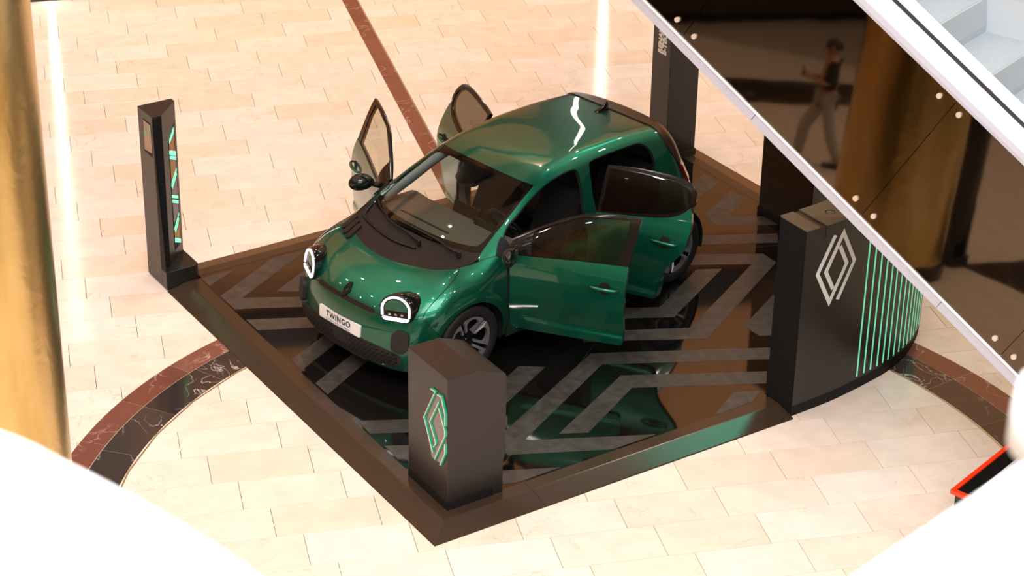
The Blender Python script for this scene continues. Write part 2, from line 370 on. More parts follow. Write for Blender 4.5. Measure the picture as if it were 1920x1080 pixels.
# ---------------------------------------------------------------- frames of reference
PF = np.array([-.181, 12.943]); PT = math.radians(32.09)            # platform corner and direction
pe1 = np.array([math.cos(PT), math.sin(PT)]); pe2 = np.array([-math.sin(PT), math.cos(PT)])
def pw(a, b, z=0.):
    p = PF + a * pe1 + b * pe2; return Vector((p[0], p[1], z))
PA, PB = 5.92, 4.94                                                  # platform size
TY, TX0, TY0, TLn, TAs = .206835, -4.48275, 24.16887, .788848, .503552  # paving lattice
TH = TLn * TAs
tu = np.array([math.cos(TY), math.sin(TY)]); tv = np.array([math.sin(TY), -math.cos(TY)])
def tile_pt(u, v): return np.array([TX0, TY0]) + tu * u * TLn + tv * v * TH
# escalator frame
EPHI, ESL = -.685, .605
EN = np.array([3.44, 14.255, 3.593]); ed = np.array([math.cos(EPHI), math.sin(EPHI), 0]); ew = np.array([-math.sin(EPHI), math.cos(EPHI), 0])
EOm = np.array([3.250, 14.023, 2.843]); ens = np.array([-.571, -.812, .119]); ens /= np.linalg.norm(ens)
eds = np.array([ed[0], ed[1], -ESL]); eds /= np.linalg.norm(eds); evv = np.cross(ens, eds); evv *= np.sign(evv[2])
def ep(s, t, o=0.): return Vector(EOm + eds*s + evv*t + ens*o)       # tilted side cladding
def en(s, z0, w=0.): return Vector((*(EN[:2] + ed[:2]*s + ew[:2]*w), z0 - .611*s))   # along the skirt line

# ---------------------------------------------------------------- floor
floor = mesh_obj('floor', [(-45, -25, -.03), (45, -25, -.03), (45, 60, -.03), (-45, 60, -.03)], [(0, 1, 2, 3)], M['grout']); tag(floor, kind='structure')
g = .0018
def tile_mesh(name, w, h):
    x, y, b = w/2 - g, h/2 - g, .0012
    v = [(-x+b, -y+b, 0), (x-b, -y+b, 0), (x-b, y-b, 0), (-x+b, y-b, 0), (-x, -y, -.002), (x, -y, -.002), (x, y, -.002), (-x, y, -.002), (-x, -y, -.03), (x, -y, -.03), (x, y, -.03), (-x, y, -.03)]
    f = [(0, 1, 2, 3)] + [(4+i, 4+(i+1) % 4, (i+1) % 4, i) for i in range(4)] + [(8+i, 8+(i+1) % 4, 4+(i+1) % 4, 4+i) for i in range(4)]
    me = bpy.data.meshes.new(name); me.from_pydata(v, [], f); me.materials.append(M['tile']); return me
tme = tile_mesh('floor_tile', TLn, TH)
cand = []; far = MB()
for r in range(-20, 62):
    for n in range(-28, 26):
        c = tile_pt(n + r/4 + .5, r + .5)
        q = np.array([(c - PF) @ pe1, (c - PF) @ pe2])
        if .6 < q[0] < PA - .6 and .6 < q[1] < PB - .6 and not (q[0] > 3.2 and q[1] < 2.2): continue          # under the display platform
        d = (Vector((c[0], c[1], 0)) - Vector((0, 0, CAM_H))).dot(fw); ok = False
        if d > 2:
            for du, dv in ((-.5, -.5), (.5, -.5), (.5, .5), (-.5, .5), (0, 0)):
                p = tile_pt(n + r/4 + .5 + du, r + .5 + dv); X, Y = project((p[0], p[1], 0))
                if -5 < X < 1925 and -5 < Y < 1085 and X < 1170 + Y + 40: ok = True
        if ok: cand.append((d, c))
        elif c[0] < 14 and c[1] < 30 and c[0] > -26:
            R2 = lambda x, y: (c[0] + tu[0]*x - tv[0]*y, c[1] + tu[1]*x - tv[1]*y, -.001)
            x, y = TLn/2 - g, TH/2 - g
            far.add([R2(-x, -y), R2(x, -y), R2(x, y), R2(-x, y)], [(0, 1, 2, 3)])
cand.sort(key=lambda t: t[0])
for k, (d, c) in enumerate(cand):
    if k < 296:
        o = bpy.data.objects.new('floor_tile', tme); link(o, floor); o.location = (c[0], c[1], 0); o.rotation_euler = (0, 0, TY)
    else:
        R2 = lambda x, y: (c[0] + tu[0]*x - tv[0]*y, c[1] + tu[1]*x - tv[1]*y, -.001)
        x, y = TLn/2 - g, TH/2 - g; far.add([R2(-x, -y), R2(x, -y), R2(x, y), R2(-x, y)], [(0, 1, 2, 3)])
tag(far.build('distant_paving', M['tile_far'], floor), kind='stuff')

# round border of red and dark stone, cut into curved slabs, and the straight red band
RC = (.915, 13.24)
def arc_slab(name, r1, r2, a0, a1, m, z=.0015):
    n = 7; mb = MB(); P = [(RC[0] + r1*math.cos(a0+(a1-a0)*i/n), RC[1] + r1*math.sin(a0+(a1-a0)*i/n)) for i in range(n+1)]
    Q = [(RC[0] + r2*math.cos(a0+(a1-a0)*i/n), RC[1] + r2*math.sin(a0+(a1-a0)*i/n)) for i in range(n+1)]
    mb.prism(P + Q[::-1], -.02, z); return mb.build(name, m, floor)
for r1, r2, m, wid, ph in ((3.545, 3.845, M['dark_stone'], .70, .1), (3.849, 4.06, M['red_stone'], .66, .35)):
    for rng in ((math.radians(133), math.radians(196)), (math.radians(12), math.radians(46))):
        st = wid / r2; k = 0; a = rng[0] + ph * st - st
        while a < rng[1]:
            a0, a1 = max(a, rng[0]), min(a + st - .0008, rng[1])
            if a1 > a0: arc_slab('border_stone', r1, r2, a0, a1, m)
            a += st
for rng in ((133, 196), (12, 46)): arc_slab('border_edge_strip', 3.528, 3.542, math.radians(rng[0]), math.radians(rng[1]), M['edge_metal'], .002)
bl0, bl1 = np.array([-1.45, 24.23]), np.array([-.45, 20.06]); bd = (bl1 - bl0) / np.linalg.norm(bl1 - bl0); bn = np.array([-bd[1], bd[0]])
bn = bn if bn[0] > 0 else -bn
for k in range(-6, 12):
    s0, s1 = k*.66, k*.66 + .657; c0 = bl0 + bd*s0; c1 = bl0 + bd*s1
    if s1 > 6.6: break
    P = [c0, c1, c1 + bn*.175, c0 + bn*.175]; mb = MB(); mb.prism([tuple(p) for p in P], -.02, .0015); mb.build('band_stone', M['red_stone'], floor)
mb = MB(); e0 = bl0 - bd*4 + bn*.178; e1_ = bl0 + bd*6.6 + bn*.178; mb.prism([tuple(e0), tuple(e1_), tuple(e1_ + bn*.01), tuple(e0 + bn*.01)], -.02, .002); mb.build('border_edge_strip', M['edge_metal'], floor)

for c0, c1, w_ in (((-11.6, 3.0), (-11.0, 10.5), .80), ((-3.4, 4.5), (-2.2, 9.3), .55)):      # dark paving bands that only show mirrored in the escalator side
    c0, c1 = np.array(c0), np.array(c1); d = (c1 - c0)/np.linalg.norm(c1 - c0); n = np.array([-d[1], d[0]]); L_ = np.linalg.norm(c1 - c0)
    for k in range(int(L_/.75)):
        mb = MB(); mb.prism([tuple(c0 + d*(k*.75) + n*w_), tuple(c0 + d*(k*.75 + .746) + n*w_), tuple(c0 + d*(k*.75 + .746) - n*w_), tuple(c0 + d*(k*.75) - n*w_)], -.02, .0015); mb.build('band_stone', M['dark_stone'], floor)
# ---------------------------------------------------------------- surroundings seen in the reflections
wy = math.radians(11.8); wd = np.array([math.cos(wy), math.sin(wy)]); wn = np.array([-wd[1], wd[0]])
def ww(s, o, z): p = np.array([-5.09, 24.05]) + wd*s + wn*o; return Vector((p[0], p[1], z))
def wbox(name, s0, s1, o0, o1, z0, z1, m, parent=None):
    mb = MB(); mb.prism([(s0, o0), (s1, o0), (s1, o1), (s0, o1)], z0, z1, lambda x, y, z: tuple(ww(x, y, z))); return mb.build(name, m, parent)
tag(wbox('wall_far', -22, 26, 1.2, 1.6, -.03, 13.5, M['bronze_wall']), kind='structure')
tag(wbox('trim_1', -22, 26, .95, 1.2, 5.2, 5.7, M['dark_wall']), kind='structure')            # gallery edge, dark band along the far wall
tag(wbox('trim_2', -22, 26, .95, 1.2, 9.4, 9.8, M['dark_wall']), kind='structure')
cl = mesh_obj('ceiling', [(-30, -20, 13.7), (-30, 45, 13.7), (30, 45, 13.7), (30, -20, 13.7)], [(0, 1, 2, 3)], M['ceiling']); tag(cl, kind='structure')
for x, y in LAMPS:
    mb = MB(); mb.lathe([(.0, .02), (.20, .02), (.20, -.04), (.15, -.05), (.14, .0), (0, .0)], lambda a, b, h: (x+a, y+b, 13.66+h), 20); mb.build('downlight_ring', M['trim_white'], cl, smooth=True)
def light_column(s, lab, top, w=.62):
    t = empty('light_column', ww(s, 0, 0)); tag(t, lab, 'column', 'dark columns with a light strip')
    fr = lambda x, y, z: tuple(ww(s + x, y, z) - ww(s, 0, 0))
    mb = MB(); mb.prism([(-w, .06), (w + 4.*0, .06), (w, .9), (-w, .9)], -.02, 13.4, fr); mb.build('shaft', M['dark_wall'], t)
    mb = MB(); mb.prism([(-.045, .02), (.045, .02), (.045, .07), (-.045, .07)], .04, top, fr); mb.build('light_strip', M['light_strip'], t)
light_column(.17, 'dark column with a vertical light strip whose foot shows top left, beyond the gold pillar', 4.6)
light_column(7.03, 'dark column with a vertical light strip mirrored in the paving above the car', 8.5)
t = empty('led_banner', (6.1, 22.6, 0), wy); tag(t, 'green lit screen hung high under the ceiling, mirrored in the platform edge by the counter', 'screen')
mb = MB(); mb.box((0, .09, 10.3), (1.35, .06, 1.25)); mb.build('frame', M['plastic'], t, bevel=.01)
mb = MB(); mb.box((0, .02, 10.3), (1.28, .015, 1.18)); mb.build('screen_panel', M['banner'], t)
for x in (-1.1, 1.1):
    mb = MB(); mb.box((x, .09, 12.62), (.012, .012, 1.08)); mb.build('hanger_rod', M['chrome'], t)

# ---------------------------------------------------------------- gold pillar and the things beside it (left edge, and mirrored in the escalator cladding)
GC = (-2.792, 10.008); GR = .632
t = empty('gold_pillar', (*GC, 0)); tag(t, 'tall round pillar clad in veined gold sheet at the left edge', 'pillar')
mb = MB(); mb.lathe([(GR, .16), (GR, 6), (GR, 13.7)], lambda a, b, h: (a, b, h), 96); mb.build('shaft', M['gold'], t, smooth=True)
mb = MB(); mb.lathe([(0, 0), (GR + .03, 0), (GR + .03, .15), (GR + .01, .16), (0, .16)], lambda a, b, h: (a, b, h), 96); mb.build('base_ring', M['dark_wall'], t, angle=30)
t = empty('side_column', (-3.02, 9.10, 0)); tag(t, 'slim black column beside the gold pillar, seen mirrored in the escalator side', 'column')
mb = MB(); mb.lathe([(.27, 0), (.27, 13.7)], lambda a, b, h: (a, b, h), 40); mb.build('shaft', M['black_gloss'], t, smooth=True)
mb = MB(); mb.lathe([(0, 0), (.30, 0), (.30, .1), (.271, .11)], lambda a, b, h: (a, b, h), 40); mb.build('base_ring', M['dark_wall'], t, angle=30)

# ---------------------------------------------------------------- display platform
plat = empty('display_platform', pw(0, 0, 0), PT); tag(plat, 'low black platform with grey zigzag stripes carrying the green car', 'platform')
KARC = [(3.39, .04), (3.834, .053), (4.229, .11), (4.538, .166), (4.859, .283), (5.185, .492), (5.44, .74), (5.66, 1.06), (5.80, 1.40), (5.86, 1.75)]
DZ = .05
def _koff(i, o):
    p, q = KARC[max(i-1, 0)], KARC[min(i+1, len(KARC)-1)]; t = Vector((q[0]-p[0], q[1]-p[1])).normalized(); return (KARC[i][0] - t.y*o, KARC[i][1] + t.x*o)
inner = [(.31, .31), (3.384, .31), (3.384, .37)] + [_koff(i, .325) for i in range(1, len(KARC))] + [(PA - .31, 1.9), (PA - .31, PB - .31), (.336, PB - .31), (.336, 4.592), (.31, 4.592)]
mb = MB(); mb.prism(inner, .0, DZ); mb.build('deck', M['deck'], plat)
def ramp_piece(p0, p1, n, mitre0, mitre1):
    """sloped outer face and flat rim of one length of the border; n = inward normal"""
    d = np.array(p1) - np.array(p0); d = d / np.linalg.norm(d); p0 = np.array(p0, float); p1 = np.array(p1, float); n = np.array(n, float)
    prof = [(0, .0), (.006, .008), (.185, .05), (.196, .0515), (.31, .0515), (.31, .0)]
    mb = MB(); v = []
    for p, s, mt in ((p0, 1, mitre0), (p1, -1, mitre1)):
        for o, z in prof: q = p + n*o + d*s*(o if mt else 0); v.append((q[0], q[1], z))
    k = len(prof)
    mb.add(v, [(i, i+1, k+i+1, k+i) for i in range(k-1)] + [tuple(range(k-1, -1, -1)), tuple(range(k, 2*k))]); return mb.build('border_panel', M['frame'], plat, bevel=0)
e = .0012
for p0, p1, n, m0, m1 in (((0, 4.592), (0, 4.05+e), (1, 0), False, False), ((0, 4.05-e), (0, 1.02+e), (1, 0), False, False), ((0, 1.02-e), (0, 0), (1, 0), False, True),
                          ((0, 0), (.98-e, 0), (0, 1), True, False), ((.98+e, 0), (3.383, 0), (0, 1), False, False),
                          ((PA, PB), (2.96+e, PB), (0, -1), True, False), ((2.96-e, PB), (.336, PB), (0, -1), False, False),
                          ((PA, 1.9), (PA, 3.42-e), (-1, 0), False, False), ((PA, 3.42+e), (PA, PB), (-1, 0), False, True)):
    ramp_piece(p0, p1, n, m0, m1)
STR = [
    [(2.55, 1.65), (3.92, .93), (3.80, .77), (2.52, 1.45), (1.31, .80), (2.25, .33), (1.83, .33), (1.09, .69), (1.07, .80), (1.27, 1.00)],
    [(2.55, 1.22), (3.63, .64), (3.50, .49), (2.51, 1.01), (1.81, .63), (1.60, .74)],
    [(3.19, .52), (3.38, .42), (3.22, .32), (2.82, .32)],
    [(.90, .54), (1.34, .33), (.95, .33), (.79, .38)],
    [(1.91, 1.79), (2.09, 1.66), (1.51, 1.35), (1.33, 1.27), (1.12, 1.36)],
    [(4.21, 2.76), (4.96, 2.33), (4.95, 2.13), (3.54, 1.34), (2.95, 1.66), (2.60, 1.84), (2.70, 2.00), (3.06, 1.81), (3.53, 1.56), (4.74, 2.22), (4.08, 2.59)],
    [(3.00, 2.29), (3.53, 2.00), (4.24, 2.40), (4.45, 2.29), (3.53, 1.79), (2.90, 2.13)],
    [(4.53, 1.66), (3.95, 1.35), (3.95, 1.14), (4.40, .92), (4.62, 1.20)],
    [(4.50, 3.03), (5.34, 2.58), (5.22, 2.43), (4.38, 2.88)],
    [(5.55, 3.54), (4.97, 3.23), (4.96, 3.01), (5.47, 2.72), (5.58, 2.85), (5.17, 3.12), (5.56, 3.33)],
    [(5.55, 3.98), (5.55, 3.75), (5.04, 3.52), (4.86, 3.66)],
    [(.33, 4.58), (.66, 4.58), (.33, 4.41)],
    [(1.40, 4.58), (1.06, 4.60), (.33, 4.19), (.33, 3.91), (.87, 3.63), (1.6, 3.26), (1.68, 3.42), (.95, 3.80), (.48, 4.06)],
    [(1.5, 4.40), (1.16, 4.22), (.79, 4.01), (.99, 3.89), (1.7, 3.54), (1.9, 3.75)],
    [(.33, 3.69), (.80, 3.45), (1.5, 3.09), (1.40, 2.93), (.78, 3.25), (.33, 3.47)],
    [(.33, 2.87), (.86, 3.14), (1.3, 3.37), (1.4, 3.24), (.85, 2.95), (.33, 2.67)],
    [(.33, 2.43), (.65, 2.60), (1.3, 2.93), (1.4, 2.80), (.78, 2.47), (.33, 2.22)],
    [(.33, 1.74), (.69, 1.55), (1.4, 1.18), (1.3, 1.02), (.59, 1.38), (.33, 1.52)],
    [(.33, 1.31), (.49, 1.22), (.8, 1.06), (.7, .90), (.39, 1.05), (.33, 1.08)]]
for P in STR:
    mb = MB(); mb.prism(P, DZ, DZ + .0012); mb.build('floor_stripe', M['stripe'], plat)
# thin joints of the deck sheets
for P in (((.32, 3.9), (5.5, 2.3)), ((.6, .33), (4.3, 2.9))):
    d = (Vector(P[1]) - Vector(P[0])).normalized(); n = Vector((-d.y, d.x)) * .0018
    mb = MB(); mb.prism([tuple(Vector(P[0])+n), tuple(Vector(P[0])-n), tuple(Vector(P[1])-n), tuple(Vector(P[1])+n)], DZ, DZ + .0006); mb.build('deck_joint', M['stripe'], plat)

# ---------------------------------------------------------------- curved counter at the right-hand corner
kio = empty('counter', pw(3.39, .04, 0), PT); tag(kio, 'tall black curved counter with a white lozenge emblem and green light lines', 'counter')
KH = 1.68
def rel(a, b, z=0.): return (a - 3.39, b - .04, z)
KA = [k[0] for k in KARC]; KB = [k[1] for k in KARC]
def dense(arc, n):
    a = np.linspace(0, len(arc)-1, n); i = np.arange(len(arc)); X = np.interp(a, i, [p[0] for p in arc]); Y = np.interp(a, i, [p[1] for p in arc])
    for _ in range(6):
        X[1:-1] = (X[:-2] + 2*X[1:-1] + X[2:])/4; Y[1:-1] = (Y[:-2] + 2*Y[1:-1] + Y[2:])/4
    return list(zip(X, Y))
KD = dense(KARC, 60)
def knorm(i):
    if i == 0: return Vector((0, 1))
    p, q = KD[max(i-1, 0)], KD[min(i+1, len(KD)-1)]; t = Vector((q[0]-p[0], q[1]-p[1])).normalized(); return Vector((-t.y, t.x))
KI = [tuple(Vector(p) + knorm(i) * .315) for i, p in enumerate(KD)]
def kband(name, z0, z1, m, o0=0., o1=.315, i0=0, i1=None, bev=.004, angle=30):
    i1 = len(KD) if i1 is None else i1; A = [tuple(Vector(KD[i]) + knorm(i)*o0) for i in range(i0, i1)]; B = [tuple(Vector(KD[i]) + knorm(i)*o1) for i in range(i0, i1)]
    mb = MB(); n = len(A); v = [rel(*p, z0) for p in A] + [rel(*p, z0) for p in B] + [rel(*p, z1) for p in A] + [rel(*p, z1) for p in B]
    f = []
    for i in range(n-1):
        f += [(i, i+1, 2*n+i+1, 2*n+i), (n+i+1, n+i, 3*n+i, 3*n+i+1), (2*n+i, 2*n+i+1, 3*n+i+1, 3*n+i), (i+1, i, n+i, n+i+1)]
    f += [(0, 2*n, 3*n, n), (n-1, 2*n-1, 4*n-1, 3*n-1)]
    mb.add(v, f); return mb.build(name, m, kio, angle=angle)
kband('body', .10, KH - .012, M['satin'])
kband('plinth', 0, .10, M['matte'], .004)
# front board: the flat frame strips and a slightly recessed joint line
def ka_at(i): return KD[i]
i_j = min(range(len(KD)), key=lambda i: abs(KD[i][0] - 3.54))
kband('end_strip', .10, KH - .012, M['satin'], -.003, .01, 0, i_j + 1)
kband('top_strip', 1.56, KH - .012, M['satin'], -.003, .01, i_j + 1, None)
kband('top_board', KH - .012, KH, M['kiosk_top'], -.002, .317, i_j + 1, None)
kband('top_board', KH - .012, KH, M['kiosk_top'], -.002, .317, 0, i_j + 1)
mb = MB(); mb.lathe([(0, .0), (.034, .0), (.034, .0025), (.040, .003)], lambda x, y, h: rel(3.76 + x, .20 + y, KH + h - .001), 24); mb.build('cable_hole', M['matte'], kio, angle=30)
mb = MB(); mb.prism([(3.386, .055), (3.392, .055), (3.392, .345), (3.386, .345)], .06, KH - .02, lambda x, y, z: rel(x, y, z)); mb.build('end_panel', M['matte'], kio)
def karc_pt(a): return float(np.interp(a, [p[0] for p in KD], [p[1] for p in KD]))
for path in LOGO:
    mb = MB()
    for q in stroke(path, .058):
        P = [(3.7415 + x*.30, 1.2595 + y*.30) for x, y in q]
        v = [rel(a, karc_pt(a) - .004, z) for a, z in P] + [rel(a, karc_pt(a) + .002, z) for a, z in P]
        mb.add(v, [(0, 1, 2, 3), (7, 6, 5, 4)] + [(i, 4+i, 4+(i+1) % 4, (i+1) % 4) for i in range(4)])
    mb.build('emblem_band', M['white'], kio)
for k, a in enumerate([4.12, 4.208, 4.292, 4.377, 4.454, 4.528, 4.612, 4.694, 4.77, 4.842, 4.919, 4.99, 5.07, 5.15]):
    b = karc_pt(a); i = min(range(len(KD)), key=lambda q: abs(KD[q][0] - a)); n = knorm(i); tq = Vector((n.y, -n.x)) * .0075
    P = [Vector((a, b)) + tq - n*.003, Vector((a, b)) - tq - n*.003, Vector((a, b)) - tq + n*.004, Vector((a, b)) + tq + n*.004]
    mb = MB(); mb.prism([tuple(p) for p in P], .125 , 1.44, lambda x, y, z: rel(x, y, z)); mb.build('light_line', M['led_line'], kio)

# ---------------------------------------------------------------- front totem (lozenge cut into its face)
ft = empty('display_stand', pw(.283, .283, DZ + .002), PT); tag(ft, 'short black display stand with a glowing lozenge, at the front corner of the platform', 'stand')
prof = [(0, 0), (0, 1.13), (.265, 1.13), (.45, 1.062)] + [(.485, 1.045), (.502, 1.028), (.511, 1.0)] + [(.511, .33), (.49, .27), (.49, 0)]
fr = lambda x, z, y: (x, y, z)
mb = MB(); mb.prism(prof, 0, .564, fr); mb.build('body', M['satin'], ft, bevel=.004)
mb = MB(); mb.prism([(-.004, -.004), (.40, -.004), (.40, .568), (-.004, .568)], 0, .07); mb.build('plinth', M['matte'], ft)
mb = MB()
P = [(.17, .93), (.285, .70), (.335, .66), (.22, .355), (.17, .36), (.08, .36), (.012, .52), (.012, .86), (.09, .955)]
mb.prism(P, -.0025, .004, lambda b, z, x: (x, b, z)); mb.build('emblem_inlay', M['plexi'], ft)
# the lozenge outlines, as raised green-edged channels
for nm, path in (('a', [(.213, .951), (.150, .958), (.309, .662), (.182, .415)]), ('b', [(.100, .893), (.226, .663), (.137, .521), (.175, .469)]),
                 ('c', [(.100, .848), (.012, .690), (.012, .651), (.159, .369)]), ('d', [(.119, .949), (.063, .958), (.012, .84), (.012, .738)]), ('e', [(.012, .58), (.012, .50), (.078, .363)])):
    mb = MB(); mb2 = MB()
    for q in stroke(path, .0075): mb.prism(q, -.014, .0, lambda b, z, x: (x, b, z))
    for q in stroke([(b + .006, z - .003) for b, z in path], .0028): mb2.prism(q, -.0165, -.012, lambda b, z, x: (x, b, z))
    ch = mb.build('emblem_channel', M['green_edge'], ft); mb2.build('channel_highlight', M['white'], ch)

# ---------------------------------------------------------------- left totem (screen and lit strip)
lt = empty('display_totem', pw(0, 4.70, .0), PT); tag(lt, 'tall black totem with a green lit strip, at the left corner of the platform', 'totem')
TP = [(.003, .30), (.003, 0), (.093, 0), (.328, .235), (.328, .30)]
TZ = 1.655
mb = MB(); mb.prism(TP, .02, TZ); mb.build('shaft', M['satin'], lt, bevel=.003)
mb = MB(); mb.prism([(-.003, .30), (-.003, -.07), (.002, -.07), (.002, -.002), (.002, .30)], .0, TZ - .0, lambda x, y, z: (x, y - (0 if y > -.01 else 0) , z)) if False else mb
mb = MB(); mb.prism([(.004, -.10), (.285, -.10), (.33, -.06), (.33, .29), (.004, .29)], .012, .185); mb.build('foot_block', M['satin'], lt, bevel=.004)
mb = MB()   # tapering front corner between shaft and block
mb.add([(.003, 0, TZ-.01), (.003, 0, .18), (.003, -.099, .18), (.055, 0, .18)], [(0, 1, 2), (0, 2, 3), (1, 3, 2), (0, 3, 1)]); mb.build('corner_gusset', M['matte'], lt)
mb = MB(); mb.prism([(.008, -.0016), (.090, -.0016), (.090, .004), (.008, .004)], .19, TZ - .02); mb.build('corner_strip', M['matte'], lt)
mb = MB(); mb.prism([(.035, 1.262), (.205, 1.268), (.19, 1.582), (.035, 1.578)], -.001, .004, lambda b, z, x: (x + .0025, b, z)); sc = mb.build('screen_recess', M['matte'], lt)
mb = MB(); mb.prism([(.035, 1.30), (.192, 1.285), (.182, 1.568), (.035, 1.568)], -.0025, .0, lambda b, z, x: (x + .0025, b, z)); mb.build('screen_panel', M['screen'], sc)
mb = MB()
for q in ([(.045, 1.53), (.075, 1.44), (.09, 1.44), (.06, 1.55)], [(.11, 1.52), (.155, 1.42), (.17, 1.43), (.125, 1.53)]): mb.prism(q, -.0035, -.001, lambda b, z, x: (x + .0025, b, z))
mb.build('screen_graphic', M['green_edge'], sc)
d45 = 1/math.sqrt(2)
def dgf(t, z, o): return (.093 + t*d45 + o*d45, t*d45 - o*d45, z)     # diagonal face
def dpoly(name, P, o0, o1, m, parent=lt):
    mb = MB(); mb.prism(P, o0, o1, lambda t, z, o: dgf(t, z, o)); return mb.build(name, m, parent)
ls = dpoly('lit_strip', [(.128, .282), (.284, .282), (.284, 1.46), (.128, 1.34)], -.002, .0015, M['matte'])
for P, m in (([(.14, 1.262), (.268, 1.192), (.262, 1.36), (.14, 1.33)], M['amber']), ([(.14, 1.175), (.27, 1.105), (.272, 1.03), (.14, .915)], M['amber']),
             ([(.142, .90), (.27, 1.0), (.27, .76), (.14, .835)], M['grey_honey']), ([(.14, .745), (.272, .675), (.266, .6), (.146, .54)], M['grey_honey']), ([(.146, .46), (.264, .53), (.274, .33), (.142, .40)], M['amber'])):
    dpoly('honeycomb_inlay', P, .001, .0025, m, ls)
for P in ([(.263, 1.433), (.256, 1.375), (.142, 1.325), (.150, 1.362)], [(.133, 1.265), (.28, 1.193), (.274, 1.150), (.131, 1.224)], [(.136, 1.214), (.276, 1.143), (.275, 1.108), (.138, 1.179)],
          [(.276, 1.03), (.274, 1.005), (.135, .909), (.139, .945)], [(.272, .985), (.272, .965), (.15, .885), (.15, .905)], [(.133, .832), (.274, .758), (.274, .731), (.132, .803)], [(.139, .782), (.274, .713), (.273, .681), (.139, .751)],
          [(.27, .592), (.268, .57), (.146, .47), (.149, .50)], [(.262, .545), (.262, .525), (.16, .44), (.16, .46)], [(.141, .400), (.277, .328), (.275, .287), (.139, .358)]):
    dpoly('light_mark', P, .002, .0045, M['led'], ls)
for x, y in ((.07, .25), (.20, .215)):
    mb = MB(); mb.lathe([(0, .0015), (.006, .0015), (.006, 0)], lambda a, b, h: (x+a, y+b, TZ+h), 12); mb.build('screw', M['chrome'], lt)

# ---------------------------------------------------------------- lettered totem at the far corner, and the black panel beside the counter
po = empty('lettered_totem', pw(5.39, 4.41, 0), PT); tag(po, 'brown-black square totem with white sideways lettering, behind the car', 'totem')
mb = MB(); mb.prism([(0, 0), (.365, 0), (.365, .29), (0, .29)], .0525, 1.66); mb.build('shaft', M['satin'], po, bevel=.004)
mb = MB(); mb.prism([(-.012, -.012), (.377, -.012), (.377, .30), (-.012, .30)], .0525, .12); mb.build('foot_block', M['frame'], po, bevel=.003)
for s, b0 in (('RENAULT', .165), ('E-TECH', .098)):
    v, f = text_mesh(s, .082, .0055, 1.03); wmin = min(p[0] for p in v)
    # the line runs up the face: text x -> z, text y -> towards larger b
    V3 = [(-.0015, b0 + y, 1.175 + (x - wmin)) for x, y in v]
    o = mesh_obj('lettering', V3, f, M['white'], po)
cb = empty('black_panel', pw(5.47, 2.29, 0), PT); tag(cb, 'plain black upright panel standing behind the curved counter', 'panel')
mb = MB(); mb.prism([(0, 0), (.30, 0), (.30, .74), (0, .74)], .0535, 1.9); mb.build('body', M['black_gloss'], cb, bevel=.004)
mb = MB(); mb.prism([(-.01, -.01), (.31, -.01), (.31, .75), (-.01, .75)], .0525, .12); mb.build('foot', M['matte'], cb, bevel=.003)

# ---------------------------------------------------------------- escalator
esc = empty('escalator', (6.4, 11.4, 0)); tag(esc, 'escalator with dark mirror-polished side panels and white edging, crossing the top right', 'escalator')
EL = Vector(esc.location)
def eo(p): return tuple(Vector(p) - EL)
def eprism(name, P, o0, o1, m, bevel=0., parent=None):
    mb = MB(); mb.prism(P, o0, o1, lambda s, t, o: eo(ep(s, t, o))); return mb.build(name, m, parent or esc, bevel=bevel)
SEAM = [-5.6, -3.75, -1.835, .083, 1.505, 3.4]
for i in range(len(SEAM) - 1):
    s0, s1 = SEAM[i], SEAM[i+1]; sh = .02
    p = eprism('side_panel', [(s0 + .003 + sh, -.79), (s1 - .003 + sh, -.79), (s1 - .003 - sh, .435), (s0 + .003 - sh, .435)], -.012, 0, M['dark_mirror'])
    for s, t in ((s0 + .093, -.705), (s1 - .093, -.705), (s0 + .058, .34), (s1 - .135, .34)):
        if -4 < s < 3:
            mb = MB(); mb.lathe([(0, .022), (.019, .022), (.021, .019), (.021, 0)], lambda a, b, h: eo(ep(s + a, t + b, h)), 20); mb.build('fixing_disc', M['disc'], p, angle=30)
TS = [-5.6, -2.94, -.992, .96, 2.9, 3.4]
for i in range(len(TS) - 1):
    P = [(TS[i] + .002, -.872), (TS[i+1] - .002, -.872), (TS[i+1] - .002, -.796), (TS[i] + .002, -.796)]
    tp_ = eprism('bottom_trim', P, -.05, .012, M['trim_white'], .004)
eprism('trim_lip', [(-5.6, -.796), (3.4, -.796), (3.4, -.784), (-5.6, -.784)], -.05, .022, M['deck_white'], .003)
def strip(name, fa, fb, th, m, s0=-5.2, s1=3.2):
    """flat strip between two lines, th = thickness downwards"""
    a0, a1, b0, b1 = fa(s0), fa(s1), fb(s0), fb(s1); dz = Vector((0, 0, -th)); mb = MB()
    mb.add([eo(p) for p in (a0, a1, b1, b0, a0+dz, a1+dz, b1+dz, b0+dz)], [(0, 1, 2, 3), (7, 6, 5, 4), (0, 4, 5, 1), (1, 5, 6, 2), (2, 6, 7, 3), (3, 7, 4, 0)]); return mb.build(name, m, esc)
k_s = float(np.linalg.norm(np.array([1, .611])))            # run along the slope per unit of plan length
o_line = lambda t, o: (lambda s: ep(s*k_s - .19, t, o))
strip('outer_bead', o_line(.432, .014), o_line(.470, .004), .03, M['trim_white'])
strip('decking', o_line(.470, .004), lambda s: en(s, 3.388), .03, M['deck_white'])
strip('brush_gap', lambda s: en(s, 3.380), lambda s: en(s, 3.425, .004), .02, M['gap'])
strip('skirt_edge', lambda s: en(s, 3.430, .004), lambda s: en(s, 3.470, .03), .02, M['deck_white'])
strip('skirt', lambda s: en(s, 3.470, .03), lambda s: en(s, 3.505, .055), .03, M['skirt'])
mb = MB(); q = [en(.375, 3.425, .001), en(.41, 3.425, .001), en(.41, 3.43, .008), en(.375, 3.43, .008)]; mb.add([eo(p + Vector((0, 0, .002))) for p in q], [(0, 1, 2, 3)]); mb.build('red_marker', M['red_dot'], esc)
SW0, SW1 = .06, .82
